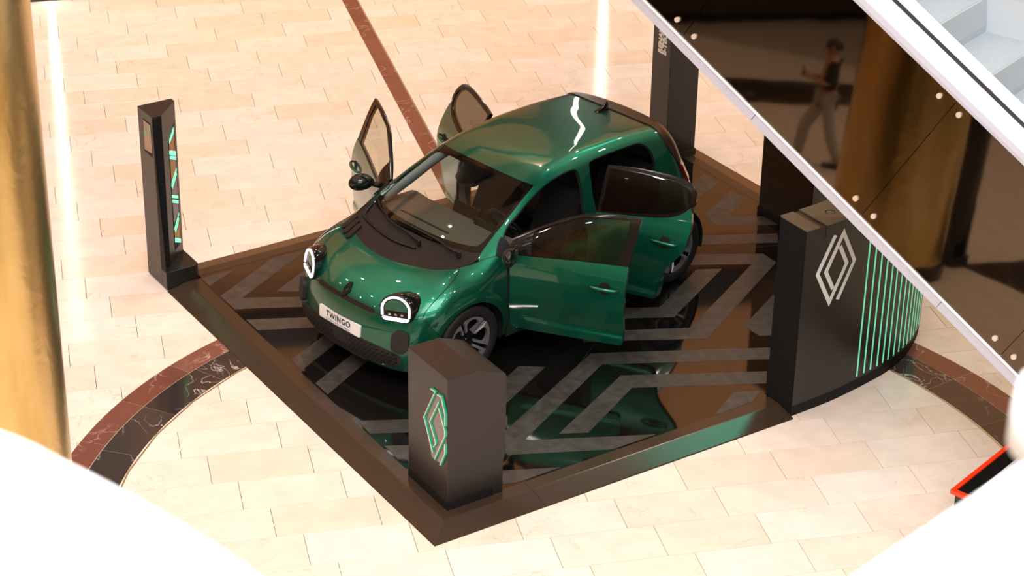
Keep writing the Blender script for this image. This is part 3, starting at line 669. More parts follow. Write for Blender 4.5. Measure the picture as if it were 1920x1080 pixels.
def evert(name, z_hi, z_lo, w0, w1, m, s0=-5.2, s1=3.2):
    a, b = en(s0, z_hi, w0), en(s1, z_hi, w0); c, d_ = en(s1, z_lo, w0), en(s0, z_lo, w0); off = Vector((*(ew[:2]*(w1-w0)), 0)); mb = MB()
    v = [a, b, c, d_] + [p + off for p in (a, b, c, d_)]
    mb.add([eo(p) for p in v], [(0, 1, 2, 3), (7, 6, 5, 4), (0, 4, 5, 1), (1, 5, 6, 2), (2, 6, 7, 3), (3, 7, 4, 0)]); return mb.build(name, m, esc)
evert('near_skirt', 3.500, 2.9, .03, .055, M['skirt'])
evert('far_skirt', 3.70, 2.9, SW1, SW1 + .03, M['skirt'])
strip('far_skirt_edge', lambda s: en(s, 3.70, SW1), lambda s: en(s, 3.80, SW1 + .16), .03, M['deck_white'])
strip('far_brush_gap', lambda s: en(s, 3.80, SW1 + .16), lambda s: en(s, 3.82, SW1 + .20), .02, M['gap'])
strip('far_decking', lambda s: en(s, 3.82, SW1 + .20), lambda s: en(s, 3.80, SW1 + .5), .03, M['deck_white'])
run, rise = .447, .447 * .611
for i in range(-6, 6):
    s = -.095 + run*i; z = 3.484 - .611*s; zl = z - rise
    f0 = lambda a, zz, w: Vector((*(EN[:2] + ed[:2]*a + ew[:2]*w), zz))
    mb = MB(); prof = [(s - run + .02, z), (s - .012, z), (s, z - .008), (s + .022, zl + .06), (s + .02, zl), (s - .02, zl - .05), (s - run + .02, z - .05)]
    v = [f0(a, zz, SW0) for a, zz in prof] + [f0(a, zz, SW1) for a, zz in prof]; n = len(prof)
    mb.add([eo(p) for p in v], [tuple(range(n)), tuple(range(2*n-1, n-1, -1))] + [(k, n+k, n+(k+1) % n, (k+1) % n) for k in range(n)])
    st = mb.build('step', M['step'], esc)
    if -3 <= i <= 3:
        gm = MB(); cm = MB()
        for k in range(46):
            w = SW0 + .008 + (SW1 - SW0 - .016) * k / 45
            gm.add([eo(p) for p in (f0(s - run + .03, z + .0005, w - .0028), f0(s - .006, z + .0005, w - .0028), f0(s - .006, z + .0005, w + .0028), f0(s - run + .03, z + .0005, w + .0028),
                                    f0(s - run + .03, z + .004, w - .002), f0(s - .006, z + .004, w - .002), f0(s - .006, z + .004, w + .002), f0(s - run + .03, z + .004, w + .002))],
                   [(4, 5, 6, 7), (0, 1, 5, 4), (1, 2, 6, 5), (2, 3, 7, 6), (3, 0, 4, 7)])
        tag(gm.build('tread_ribs', M['step'], st), kind='stuff')
mb = MB()   # enclosed truss behind the cladding
P = [(-5.55, -.84), (3.35, -.84), (3.35, -.02), (-5.55, -.02)]
mb.prism(P, -1.35, -.03, lambda s, t, o: eo(ep(s, t, o))); mb.build('truss_casing', M['dark_wall'], esc)
# bottom landing and top support so the run stands on something
mb = MB(); b0 = ep(3.4, -.3, -.7); mb.box(eo(Vector((b0.x, b0.y, b0.z/2 - .02))), (.55, .45, b0.z/2 - .03), 0, Matrix.Rotation(EPHI, 3, 'Z')); mb.build('landing_block', M['dark_wall'], esc)
# ---------------------------------------------------------------- the green car
CARX, CARY, CARYAW, CARZ = -.48137, 15.91131, -2.39773, .052
car = empty('car', (CARX, CARY, CARZ), CARYAW)
tag(car, 'small rounded green metallic hatchback with all four doors open, parked on the black platform', 'car')

def rs(P):   # (x, z) on the left flank -> skin points
    P = np.array(P, float); n = len(P); z0 = np.zeros(n)
    return shoot(np.stack([P[:, 0], z0, P[:, 1]], -1), np.stack([z0, z0 + 1, z0], -1), .02, 1.8)
def rtop(P):   # (x, y) from above
    P = np.array(P, float); n = len(P); z0 = np.zeros(n)
    return shoot(np.stack([P[:, 0], P[:, 1], z0 + .45], -1), np.stack([z0, z0, z0 + 1], -1), .0, 1.6)
def rfront(P):   # (y, z) from the front
    P = np.array(P, float); n = len(P); z0 = np.zeros(n)
    return shoot(np.stack([z0, P[:, 0], P[:, 1]], -1), np.stack([z0 + 1, z0, z0], -1), .0, 1.4)
def dens(P, step=.03):
    out = []
    P = np.array(P, float)
    for a, b in zip(P[:-1], P[1:]):
        k = max(1, int(np.linalg.norm(b - a) / step)); out += [a + (b - a) * i / k for i in range(k)]
    return np.array(out + [P[-1]])
def crv(P, k=6):
    """smooth curve through the points"""
    P = np.array(P, float); Q = np.vstack([2*P[0]-P[1], P, 2*P[-1]-P[-2]]); out = []
    for i in range(1, len(Q)-2):
        for j in range(k):
            t = j / k; a, b, c, d = Q[i-1], Q[i], Q[i+1], Q[i+2]
            out.append(.5 * (2*b + (c-a)*t + (2*a-5*b+4*c-d)*t*t + (3*b-a-3*c+d)*t**3))
    return np.array(out + [P[-1]])
def mir(P): P = np.array(P, float).copy(); P[:, 1] *= -1; return P
def sym(P):   # left-hand skin points from the centre line round to the centre line -> closed symmetrical loop
    return np.vstack([P, mir(P)[::-1]])

def inside(pt, loop):
    x, y = pt[:, 0], pt[:, 1]; c = np.zeros(len(pt), bool); X, Y = loop[:, 0], loop[:, 1]; j = len(loop) - 1
    for i in range(len(loop)):
        m = ((Y[i] > y) != (Y[j] > y)); d = Y[j] - Y[i]
        if abs(d) > 1e-12: c ^= m & (x < (X[j]-X[i]) * (y-Y[i]) / d + X[i])
        j = i
    return c
DSC = {'rad': np.array([1., .85]), 'fcyl': np.array([.75, 1.]), 'rcyl': np.array([.75, 1.])}
def clean(L):
    L = np.array(L); keep = [0]
    for i in range(1, len(L)):
        if np.linalg.norm(L[i] - L[keep[-1]]) > .004: keep.append(i)
    if np.linalg.norm(L[keep[-1]] - L[0]) < .004: keep.pop()
    return L[keep]
def flat_fill(outer, holes, step):
    loops = [clean(outer)] + [clean(h) for h in holes]
    lo, hi = loops[0].min(0), loops[0].max(0)
    gx = np.arange(lo[0] + step*.5, hi[0], step); gy = np.arange(lo[1] + step*.5, hi[1], step*.87)
    G = np.array([(x + (step/2 if j % 2 else 0), y) for j, y in enumerate(gy) for x in gx]) if len(gx) and len(gy) else np.zeros((0, 2))
    if len(G):
        ok = inside(G, loops[0])
        for h in loops[1:]: ok &= ~inside(G, h)
        G = G[ok]
        B = np.vstack(loops)
        B = np.vstack([B] + [(l + np.roll(l, -1, 0))/2 for l in loops])
        if len(G):
            dm = np.min(np.linalg.norm(G[:, None, :] - B[None], axis=2), axis=1) if len(G)*len(B) < 6e6 else np.concatenate([np.min(np.linalg.norm(g_[:, None, :] - B[None], axis=2), axis=1) for g_ in np.array_split(G, 12)])
            G = G[dm > step*.48]
    V = []; E = []
    for l in loops:
        n = len(V); V += list(l); E += [(n+i, n+(i+1) % len(l)) for i in range(len(l))]
    V += list(G)
    r = geometry.delaunay_2d_cdt([Vector(p) for p in V], E, [], 0, 1e-7)
    vv = np.array([tuple(p) for p in r[0]]); ff = np.array([tuple(f) for f in r[2] if len(f) == 3])
    c = vv[ff].mean(1); ok = inside(c, loops[0])
    for h in loops[1:]: ok &= ~inside(c, h)
    return vv, ff[ok]
def emit(name, P, N, tri, m, parent, off=0., rim=0., inner=None, xf=None, mirror=False):
    """skin patch -> mesh with turned-in edges and, if asked, an inner skin"""
    P = P + N*off
    fn = np.cross(P[tri[:, 1]] - P[tri[:, 0]], P[tri[:, 2]] - P[tri[:, 0]])
    flip = (fn * N[tri].mean(1)).sum(1) < 0; tri = tri.copy(); tri[flip] = tri[flip][:, ::-1]
    if mirror: P = P * [1, -1, 1]; N = N * [1, -1, 1]; tri = tri[:, ::-1]
    if xf: P, N = xf(P, N)
    V = list(P); F = [tuple(t) for t in tri]; LN = [tuple(N[i]) for t in tri for i in t]; FM = [0]*len(F)
    if rim or inner:
        cnt = {}
        for t in tri:
            for a, b in ((t[0], t[1]), (t[1], t[2]), (t[2], t[0])):
                cnt.setdefault((min(a, b), max(a, b)), []).append((a, b))
        be = [v[0] for v in cnt.values() if len(v) == 1]; n = len(V); ids = sorted({i for e in be for i in e}); mp = {i: k for k, i in enumerate(ids)}
        V += [P[i] for i in ids] + [P[i] - N[i]*rim for i in ids]; k = len(ids)
        for a, b in be:
            q = (n+mp[b], n+mp[a], n+k+mp[a], n+k+mp[b]); F.append(q); FM.append(0)
            fnn = np.cross(P[a]-P[b], -N[a]); fnn = fnn/(np.linalg.norm(fnn)+1e-12); LN += [tuple(fnn)]*4
    mats = [m]
    if inner:
        n = len(V); V += list(P - N*rim); mats.append(inner)
        for t in tri: F.append((n+t[2], n+t[1], n+t[0])); FM.append(1); LN += [tuple(-N[t[2]]), tuple(-N[t[1]]), tuple(-N[t[0]])]
    o = mesh_obj(name, V, F, None, parent, mats, FM, True)
    o.data.normals_split_custom_set(LN); return o
CACHE = {}
def panel(name, dom, outer, m, parent=car, holes=(), step=.045, off=0., rim=.015, inner=None, xf=None, mirror=False, key=None):
    sc_ = DSC[dom]
    if key and key in CACHE: P, N, tri = CACHE[key]
    else:
        uv, tri = flat_fill(to_dom(dom, np.array(outer)) * sc_, [to_dom(dom, np.array(h)) * sc_ for h in holes], step)
        P = on_skin(dom, uv / sc_); N = grad(P)
        if key: CACHE[key] = (P, N, tri)
    return emit(name, P, N, tri, m, parent, off, rim, inner, xf, mirror)

# --- outlines (car frame)
ws_side = [(-.957, .560), (-.904, .574), (-.632, .619), (-.41, .650), (-.255, .676)]           # windscreen edge, top to bottom (x, y)
ws_top = [(-.893, 0), (-.897, .20), (-.915, .40), (-.940, .52), (-.957, .560)]
cowl_front = [(.262, 0), (.255, .12), (.234, .22), (.195, .36), (.125, .53), (.03, .637), (-.027, .661)]
hood_side = [(-.027, .661), (.022, .694), (.10, .722), (.183, .735), (.27, .740), (.356, .736)]
A_front = rtop(dens(crv(cowl_front)))
A_hside = rtop(dens(crv(hood_side)))
seam = rfront(dens(crv([(.735, .668), (.68, .655), (.58, .640), (.45, .636), (.36, .645), (.2, .655), (0, .664)])))       # bonnet to bumper, outside to centre
hs_end = np.vstack([A_hside[-1:], rs([(.405, .715)]), seam[:1]])
hood = sym(np.vstack([A_front, A_hside[1:], hs_end[1:-1], seam]))
panel('bonnet', 'rad', hood, M['paint'], step=.04, rim=.014)
# bumper
b_side = rs([(.43, .655), (.40, .60), (.355, .54), (.325, .486)])
arch = lambda a0, a1, cx=0., cz=.32, r=.365, n=26: [(cx + r*math.cos(math.radians(a0 + (a1-a0)*i/n)), cz + r*math.sin(math.radians(a0 + (a1-a0)*i/n))) for i in range(n+1)]
b_low = rs([(.358, .40), (.366, .30), (.37, .20)])
b_bot = rfront(dens([(.70, .185), (.6, .175), (.4, .165), (0, .160)]))
bump_l = np.vstack([seam[::-1], b_side, b_low, b_bot])
panel('front_bumper', 'fcyl', sym(bump_l), M['paint'], step=.035, rim=.015)
# wings
cowl_tip = rtop([(-.06, .668), (-.12, .690)])
w_top = np.vstack([rs([(-.31, .985)]), rs([(-.40, 1.004), (-.446, .985)])])
wing = np.vstack([A_hside, hs_end[1:], b_side, rs(arch(27, 172)), rs([(-.375, .24), (-.44, .22)]), rs(dens([(-.44, .22), (-.448, .4), (-.446, .6), (-.440, .8), (-.438, .985)])), rs([(-.39, .995), (-.31, .975)]), rtop([(-.20, .722), (-.12, .700), (-.06, .676)])])
for mi in (False, True): panel('front_wing', 'rad', wing, M['paint'], step=.026, rim=.016, mirror=mi, key='wing')
# main shell: roof, pillars, sills, rear quarters
op_f = rs(dens(np.vstack([crv([(-.40, 1.035), (-.539, 1.139), (-.70, 1.214), (-.866, 1.287), (-1.026, 1.341), (-1.176, 1.372), (-1.323, 1.384), (-1.392, 1.376), (-1.417, 1.345), (-1.413, 1.266), (-1.395, 1.171), (-1.362, 1.047)]), [(-1.36, .90), (-1.36, .36), (-1.33, .335), (-.52, .335), (-.47, .37), (-.455, .60), (-.45, .95)]])))
op_r = rs(dens(np.vstack([crv([(-1.49, .95), (-1.503, 1.142), (-1.526, 1.235), (-1.546, 1.329), (-1.566, 1.378), (-1.60, 1.391), (-1.655, 1.395), (-1.876, 1.393), (-2.098, 1.385), (-2.187, 1.377), (-2.239, 1.354), (-2.28, 1.311), (-2.302, 1.255), (-2.300, 1.198), (-2.285, 1.14), (-2.28, 1.04), (-2.265, .93), (-2.20, .80), (-2.13, .69), (-2.08, .55), (-2.06, .42)]), [(-2.03, .35), (-1.99, .335), (-1.52, .335), (-1.49, .36)]])))
sp_front = rtop(crv([(-2.440, 0), (-2.442, .20), (-2.444, .37), (-2.452, .47), (-2.470, .535)]))
sp_side = np.vstack([rs(crv([(-2.478, 1.345), (-2.512, 1.234), (-2.566, 1.121)])), rs(crv([(-2.585, 1.08), (-2.62, .98), (-2.66, .90)]))])
rear_e = rs([(-2.66, .90), (-2.69, .70), (-2.70, .52)])
ra_f = rs([(-2.493 + .365*math.cos(math.radians(a)), .32 + .365*math.sin(math.radians(a))) for a in np.linspace(-10, 125, 30)])     # front foot of the arch (towards +x) over the top to the back
shell_l = np.vstack([rtop(crv(ws_top)), rtop(crv(ws_side))[1:], rtop([(-.20, .700), (-.20, .722)]), rs([(-.31, .975), (-.39, .995), (-.438, .985)]), rs(dens([(-.446, .9), (-.448, .6), (-.44, .22)])),
                     rs(dens([(-.44, .19), (-2.10, .19)])), ra_f, rear_e[::-1], sp_side[::-1], sp_front[::-1]])
panel('body_shell', 'rad', sym(shell_l), M['paint'], holes=[op_f, op_r, mir(op_f), mir(op_r)], step=.045, rim=.028, inner=M['trim_grey'])
# rear end
rq = np.vstack([rs([(-2.66, .90), (-2.69, .70), (-2.70, .52)]), rs([(-2.493 + .365*math.cos(math.radians(a)), .32 + .365*math.sin(math.radians(a))) for a in np.linspace(125, 190, 12)])])
rear_low = np.vstack([shoot(np.array([[XR, 0, .98]]), np.array([[-1., 0, 0]]), .0, 1.4), shoot(np.array([[XR, .3, .97], [XR, .5, .95]]), np.array([[-1., 0, 0]]*2), .0, 1.4), rq, shoot(np.array([[XR, .6, .19], [XR, .3, .17], [XR, 0, .165]]), np.array([[-1., 0, 0]]*3), .0, 1.4)])
panel('rear_bumper', 'rcyl', sym(rear_low), M['paint'], step=.05, rim=.015)
rshoot = lambda L: shoot(np.array([[XR, y, z] for y, z in L]), np.array([[-1., 0, 0]]*len(L)), .0, 1.4)
tg = np.vstack([rshoot([(0, .985), (.3, .975), (.5, .955)]), rs([(-2.665, .90), (-2.63, .98), (-2.60, 1.07), (-2.62, 1.10)]), rshoot([(.545, 1.16), (.50, 1.26), (.44, 1.33), (.3, 1.355), (0, 1.36)])])
panel('tailgate_glass', 'rcyl', sym(tg), M['black_gloss'], step=.05, off=-.006, rim=.01)
spo_out = np.array([(-2.66, 0, 1.39), (-2.665, .16, 1.39), (-2.655, .37, 1.375), (-2.64, .47, 1.345), (-2.645, .535, 1.28), (-2.67, .585, 1.18), (-2.69, .62, 1.06)])
spo_out = crv(spo_out)
spl_l = np.vstack([sp_front, sp_side[:7], [(-2.60, .700, 1.06)], spo_out[::-1]])
panel('rear_spoiler', 'rad', sym(spl_l), M['spoiler'], step=.035, off=.010, rim=.03)
for sgn in (1, -1):
    tl = rs([(-2.585, 1.075), (-2.62, .985), (-2.655, .905)]); tl2 = rshoot([(.47, .93), (.50, 1.0), (.55, 1.06)])
    panel('tail_lamp', 'rcyl', np.vstack([tl, tl2]), M['lamp_red'], step=.03, off=.012, rim=.03, mirror=sgn < 0, key='tl')

# dark shut lines
def gap(name, P, r_, off=-.001, parent=car, both=True, m='matte'):
    P = np.array(P); N_ = grad(P); Q = P + N_*off
    for sg_ in ((1, -1) if both else (1,)):
        mb = MB(); mb.tube(Q * [1, sg_, 1], r_, 5); mb.build(name, M[m], parent)
gap('panel_gap', np.vstack([A_hside, hs_end[1:]]), .0036)
gap('panel_gap', seam[:-1], .0036)
gap('panel_gap', np.vstack([rs([(-.446, .96), (-.39, .995), (-.31, .980)]), rtop([(-.20, .715), (-.12, .694), (-.06, .670)])]), .003)
gap('hinge_gap_shade', rs(dens([(-.412, .985), (-.408, .8), (-.408, .6), (-.412, .4), (-.414, .25)])), .009, .001)  # black tube on the wing skin, stands for the shade in the door gap
gap('panel_gap', rs(dens(crv([(.43, .655), (.40, .60), (.355, .54), (.325, .49)]))), .0028)
# pale inside trim of the screen pillars
for sg_ in (-1,):
    q = crv([(-.33, .640, 1.00), (-.48, .610, 1.075), (-.66, .580, 1.16), (-.83, .550, 1.245), (-.96, .515, 1.305), (-1.15, .49, 1.345)]); mb = MB(); mb.tube(q * [1, sg_, 1], .045, 10); mb.build('pillar_trim', M['trim_grey'], car, smooth=True)

gap('door_seal', np.vstack([op_f, op_f[:1]]), .013, -.020, m='plastic')
gap('door_seal', np.vstack([op_r, op_r[:1]]), .013, -.020, m='plastic')
# --- cowl, windscreen, inside
cowl_l = np.vstack([A_front, rtop([(-.06, .668), (-.12, .690), (-.20, .700)]), rtop(crv([(-.255, .672), (-.20, .60), (-.155, .48), (-.115, .33), (-.09, .17), (-.085, 0)]))])
panel('cowl_panel', 'rad', sym(cowl_l), M['cowl'], step=.04, off=-.003, rim=.02)
scr = np.vstack([rtop(crv(ws_top)), rtop(crv(ws_side))[1:], rtop(crv([(-.255, .672), (-.20, .60), (-.155, .48), (-.115, .33), (-.09, .17), (-.085, 0)]))])
panel('windscreen', 'rad', sym(scr), M['ws'], step=.05, off=-.004, rim=0)
clear = np.vstack([rtop(crv([(-.826, 0), (-.832, .18), (-.850, .36), (-.866, .46), (-.862, .52), (-.826, .556), (-.633, .592), (-.421, .612), (-.318, .614), (-.262, .585), (-.222, .50), (-.185, .38), (-.158, .20), (-.150, 0)]))])
panel('windscreen_frit', 'rad', sym(scr), M['frit'], holes=[sym(clear)], step=.05, off=-.008, rim=0)
sens = rtop(crv([(-.872, -.17), (-.80, -.15), (-.72, -.14), (-.675, -.10), (-.672, .02), (-.705, .09), (-.80, .125), (-.872, .17)]))
panel('sensor_housing', 'rad', sens, M['frit'], step=.03, off=-.012, rim=.05, inner=M['cabin'])
for k, L in enumerate(([(.153, -.581), (.02, -.607)], [(.200, -.515), (.055, -.540)], [(.229, -.437), (.09, -.470)])):
    a, b = np.array(L[0]), np.array(L[1]); d = (b-a)/np.linalg.norm(b-a); n = np.array([-d[1], d[0]])*.026
    P = [a + n*math.cos(t) - d*.026*math.sin(t) for t in np.linspace(0, math.pi, 8)] + [b - n*math.cos(t) + d*.026*math.sin(t) for t in np.linspace(0, math.pi, 8)]
    panel('vent_fin', 'rad', rtop(P), M['cowl'], step=.03, off=.014, rim=.018)
def on_top(L, off):   # (x, y) list -> points above the skin
    P = rtop(L); return P + grad(P)*off
for arm, blade, hub in (([(-.114, .565), (-.105, .457), (-.115, .303), (-.112, .047), (-.110, -.20)], [(-.100, -.26), (-.109, -.002), (-.110, .157), (-.135, .335)], (-.114, .565)),
                        ([(-.021, .182), (-.045, .017), (-.078, -.261), (-.165, -.40)], [(-.255, -.62), (-.215, -.55), (-.165, -.467), (-.100, -.302)], (-.021, .182))):
    mb = MB(); Q = on_top(crv(arm), .032); mb.tube(Q, [.013]*(len(Q)//3) + [.008]*(len(Q) - len(Q)//3), 6); wa = mb.build('wiper_arm', M['plastic'], car, angle=50)
    mb = MB(); mb.tube(on_top(crv(blade), .018), .007, 6); mb.tube(on_top(crv(blade), .008), .004, 4); mb.build('wiper_blade', M['plastic'], wa, angle=50)
    c = on_top([hub], .035)[0]; mb = MB(); mb.lathe([(0, .012), (.014, .010), (.018, 0), (.018, -.04)], lambda x, y, h: (c[0]+x, c[1]+y, c[2]+h), 14); mb.build('pivot_cap', M['plastic'], wa, angle=40)
mb = MB(); mb.tube(on_top(crv([(-.20, -.63), (-.05, -.56), (.0, -.45), (.045, -.256), (.066, -.1), (.062, .03), (.035, .19)]), .006), .011, 6); mb.build('cowl_seal', M['plastic'], car, angle=50)
# dashboard
mb = MB(); dl = [(-.20, .93), (-.30, .985), (-.45, .995), (-.62, .985), (-.68, .955), (-.70, .90), (-.62, .70), (-.25, .62)]
ys = [-.66, -.60, -.45, -.2, 0, .2, .45, .60, .66]
for i, y in enumerate(ys):
    e_ = max(0, abs(y) - .45); mb.v += [(x + e_*.25*(-1 if x < -.4 else -1) , y, z - e_*.10) for x, z in dl]
nd = len(dl)
mb.f += [(i*nd+j, (i+1)*nd+j, (i+1)*nd+(j+1) % nd, i*nd+(j+1) % nd) for i in range(len(ys)-1) for j in range(nd)] + [tuple(range(nd)), tuple(range((len(ys)-1)*nd, len(ys)*nd))]; mb.m = [0]*len(mb.f)
dash = mb.build('dashboard', M['dash'], car, angle=35)
mb = MB(); mb.box((-.70, .02, 1.0), (.012, .16, .055), 0, Matrix.Rotation(-.25, 3, 'Y')); mb.build('centre_screen', M['plastic'], dash, bevel=.006)
mb = MB(); mb.box((-.62, .33, 1.0), (.02, .12, .035), 0, Matrix.Rotation(-.2, 3, 'Y')); mb.build('driver_display', M['plastic'], dash, bevel=.008)
mb = MB()
for k in range(22): mb.box((-.31 - .0*k, -.38 + .028*k, .9885 + .0), (.010, .010, .002))
tag(mb.build('demister_slots', M['cabin'], dash), kind='stuff')
swc = Vector((-.86, .33, .93)); swn = Vector((-.86, 0, .51)).normalized(); swx = Vector((0, 1, 0)); swy = swn.cross(swx)
mb = MB(); mb.tube([swc + (swx*math.cos(t) + swy*math.sin(t))*.175 for t in np.linspace(0, 2*math.pi, 33)], .015, 8, caps=False); sw_ = mb.build('steering_wheel', M['plastic'], car, angle=60)
mb = MB(); mb.lathe([(0, .025), (.05, .02), (.06, 0), (.05, -.03), (.03, -.2)], lambda x, y, h: tuple(swc + swx*x + swy*y + swn*h), 20)
for a in (0, math.pi, -math.pi/2): mb.tube([swc, swc + (swx*math.cos(a) + swy*math.sin(a))*.17], .014, 6)
mb.build('wheel_hub', M['plastic'], sw_, angle=45)
def seat(x, y, w, nm='front_seat'):
    mb = MB(); sp = [(0, .33), (0, .50), (.08, .54), (.46, .55), (.52, .50), (.52, .36)]
    mb.prism([(x + .0 + a, z) for a, z in sp], y - w, y + w, lambda a, z, b: (a, b, z)); s_ = mb.build(nm, M['seat'], car, bevel=.03)
    mb = MB(); bp_ = [(.05, .50), (-.02, .52), (-.22, 1.00), (-.20, 1.08), (-.12, 1.08), (-.06, 1.0), (.14, .56)]
    mb.prism([(x + a, z) for a, z in bp_], y - w*.95, y + w*.95, lambda a, z, b: (a, b, z)); mb.build('backrest', M['seat'], s_, bevel=.035)
    mb = MB(); mb.prism([(x - .25, 1.11), (x - .28, 1.25), (x - .21, 1.27), (x - .16, 1.12)], y - w*.48, y + w*.48, lambda a, z, b: (a, b, z)); mb.build('headrest', M['seat'], s_, bevel=.03)
seat(-1.42, .36, .245); seat(-1.42, -.36, .245)
seat(-2.25, .33, .30, 'rear_seat'); seat(-2.25, -.33, .30, 'rear_seat')
mb = MB(); mb.prism([(-.30, .17), (-2.85, .17), (-2.85, .34), (-2.2, .36), (-.42, .36), (-.30, .60)], -.70, .70, lambda a, z, b: (a, b, z)); mb.build('cabin_floor', M['cabin'], car)
mb = MB(); mb.prism([(.58, .145), (-.42, .145), (-.42, .60), (.30, .70), (.50, .45)], -.50, .50, lambda a, z, b: (a, b, z)); mb.build('underbody', M['cabin'], car)
mb = MB(); mb.prism([(-2.35, .36), (-2.9, .36), (-2.78, .9), (-2.55, .92), (-2.45, .7)], -.58, .58, lambda a, z, b: (a, b, z)); mb.build('boot_lining', M['cabin'], car)
def liner(cx, sgn):
    mb = MB(); y0, y1 = sgn*.50, sgn*.815; a_ = np.linspace(math.radians(-15), math.radians(195), 24); v = []
    for t in a_: v += [(cx + .372*math.cos(t), y0, .32 + .372*math.sin(t)), (cx + .372*math.cos(t), y1, .32 + .372*math.sin(t))]
    mb.add(v, [(2*i, 2*i+1, 2*i+3, 2*i+2) for i in range(len(a_)-1)]); mb.add([(cx + .372*math.cos(t), y0, .32 + .372*math.sin(t)) for t in a_], [tuple(range(len(a_)))]); mb.build('arch_liner', M['cabin'], car)
for cx in (0, -2.493):
    for sgn in (1, -1): liner(cx, sgn)

# --- wheels
def wheel(cx, sgn):
    fr = lambda x, y, h: (cx + x, sgn*(.735 + h), .321 + y)
    mb = MB(); mb.lathe([(.232, -.095), (.262, -.100), (.300, -.098), (.316, -.085), (.321, -.05), (.321, .05), (.316, .085), (.300, .098), (.262, .100), (.236, .092), (.230, .085)], fr, 64); w = mb.build('wheel', M['rubber'], car, smooth=True)
    mb = MB(); mb.lathe([(.231, .088), (.226, .090), (.222, .078), (.215, .03), (.20, -.06)], fr, 64); mb.build('rim_lip', M['black_gloss'], w, smooth=True)
    mb = MB(); mb.lathe([(0, .028), (.05, .028), (.09, .02), (.17, -.02), (.21, -.03)], fr, 40); mb.build('rim_dish', M['matte'], w, smooth=True)
    mb = MB(); mb.lathe([(0, .066), (.030, .064), (.034, .055), (.062, .05), (.066, .03)], fr, 32); mb.build('hub_cap', M['black_gloss'], w, angle=35)
    for k in range(5):
        a = math.radians(90 + 72*k + 14)
        def pt(r, t, h): return fr(r*math.cos(a + math.radians(t)), r*math.sin(a + math.radians(t)), h)
        md = MB(); q = [(.06, -26), (.228, -34), (.228, 34), (.06, 26)]                 # black web behind the bright loop
        md.add([pt(r, t, .045 if r < .1 else .070) for r, t in ((.06, -26), (.228, -34), (.228, -29), (.06, -14))] + [pt(r, t, .02) for r, t in ((.06, -26), (.228, -34), (.228, -29), (.06, -14))], [(0, 1, 2, 3), (7, 6, 5, 4)] + [(i, 4+i, 4+(i+1) % 4, (i+1) % 4) for i in range(4)])
        md.build('spoke', M['black_gloss'], w)
        T_ = np.linspace(-31, 31, 9); R1, R2 = .190, .229
        out = [(.080, -30, .060)] + [(R2, t, .088) for t in T_] + [(.080, 30, .060)]; inn = [(.088, -15, .060)] + [(R1 + .012*(1 - (t/31)**2) - .018*abs(t/31)**3, t*.78, .086) for t in T_] + [(.088, 15, .060)]
        n = len(out); mb = MB(); v = [pt(*p) for p in out] + [pt(*p) for p in inn] + [pt(p[0], p[1], p[2] - .03) for p in out] + [pt(p[0], p[1], p[2] - .03) for p in inn]
        mb.add(v, [f for i in range(n-1) for f in ((i, i+1, n+i+1, n+i), (n+i, n+i+1, 3*n+i+1, 3*n+i), (i+1, i, 2*n+i, 2*n+i+1))] + [(0, n, 3*n, 2*n), (n-1, 3*n-1, 4*n-1, 2*n-1)]); mb.build('spoke_face', M['alloy'], w)
for cx in (0, -2.493):
    for sgn in (1, -1): wheel(cx, sgn)

# --- front details
def fpatch(name, L, m, off, rim, step=.02, parent=car, mirror=False, **k):   # outline in (y, z) seen from the front
    return panel(name, 'fcyl', rfront(L), m, parent, step=step, off=off, rim=rim, mirror=mirror, **k)
def rrect(cy, cz, w, h, r, n=6, sk=0.):
    return [(cy + sx*(w - r) + r*math.cos(t) + sk*0, cz + sz*(h - r) + r*math.sin(t)) for sx, sz, t0 in ((1, 1, 0), (-1, 1, 90), (-1, -1, 180), (1, -1, 270)) for t in [math.radians(t0 + 90*i/n) for i in range(n+1)]]
sl = [(y, .646 + .012*math.cos(y*3.0) - .004) for y in np.linspace(-.345, .345, 24)]
slot = [(y, z + .017) for y, z in sl] + [(.358 , .644)] + [(y, z - .016) for y, z in sl[::-1]] + [(-.358, .644)]
fpatch('slot_grille', slot, M['cowl'], .004, .02)
pl = fpatch('number_plate', rrect(0, .445, .26, .055, .012), M['plate'], .014, .016)
def skin_text(s, size, cy, cz, off, m, bold=0., sp=1., parent=None):
    v, f = text_mesh(s, size, bold, sp); P = rfront([(cy + x, cz + y) for x, y in v]); P = P + grad(P)*off
    return mesh_obj('lettering', P, f, m, parent or car)
skin_text('TWINGO', .068, .0, .462, .0165, M['ink'], .0018, 1.12, pl)
skin_text('E-TECH ELECTRIC', .036, .0, .411, .0165, M['grey_ink'], 0, 1.1, pl)
gr_top = [(0, .388), (.24, .385), (.40, .374), (.50, .360), (.589, .336), (.64, .305)]; gr_bot = [(.60, .235), (.5, .215), (.36, .200), (.2, .192), (0, .190)]
gl_ = crv(gr_top).tolist() + [(.645, .285), (.63, .255)] + crv(gr_bot).tolist(); gsym = gl_ + [(-y, z) for y, z in gl_[::-1]]
grl = fpatch('lower_grille', gsym, M['grille'], .006, .02, .03)
mb = MB()
for rI in range(7):
    zc = .372 - rI*.0245
    for k in range(-13, 14):
        y = k*.0455 + (.0227 if rI % 2 else 0); zz = zc - .07*y*y*(.8 if rI < 3 else .35)
        lim_t = np.interp(abs(y), [p[0] for p in gr_top], [p[1] for p in gr_top]); lim_b = np.interp(abs(y), [p[0] for p in gr_bot[::-1]], [p[1] for p in gr_bot[::-1]])
        if zz + .008 > lim_t or zz - .008 < lim_b or abs(y) > .61: continue
        if abs(y - .02) < .095 and zz > .262: continue
        P = rfront([(y + p, zz + q) for p, q in rrect(0, 0, .0165, .0062, .006, 3)]); P = P + grad(P)*.0075; mb.add(P, [tuple(range(len(P)))])
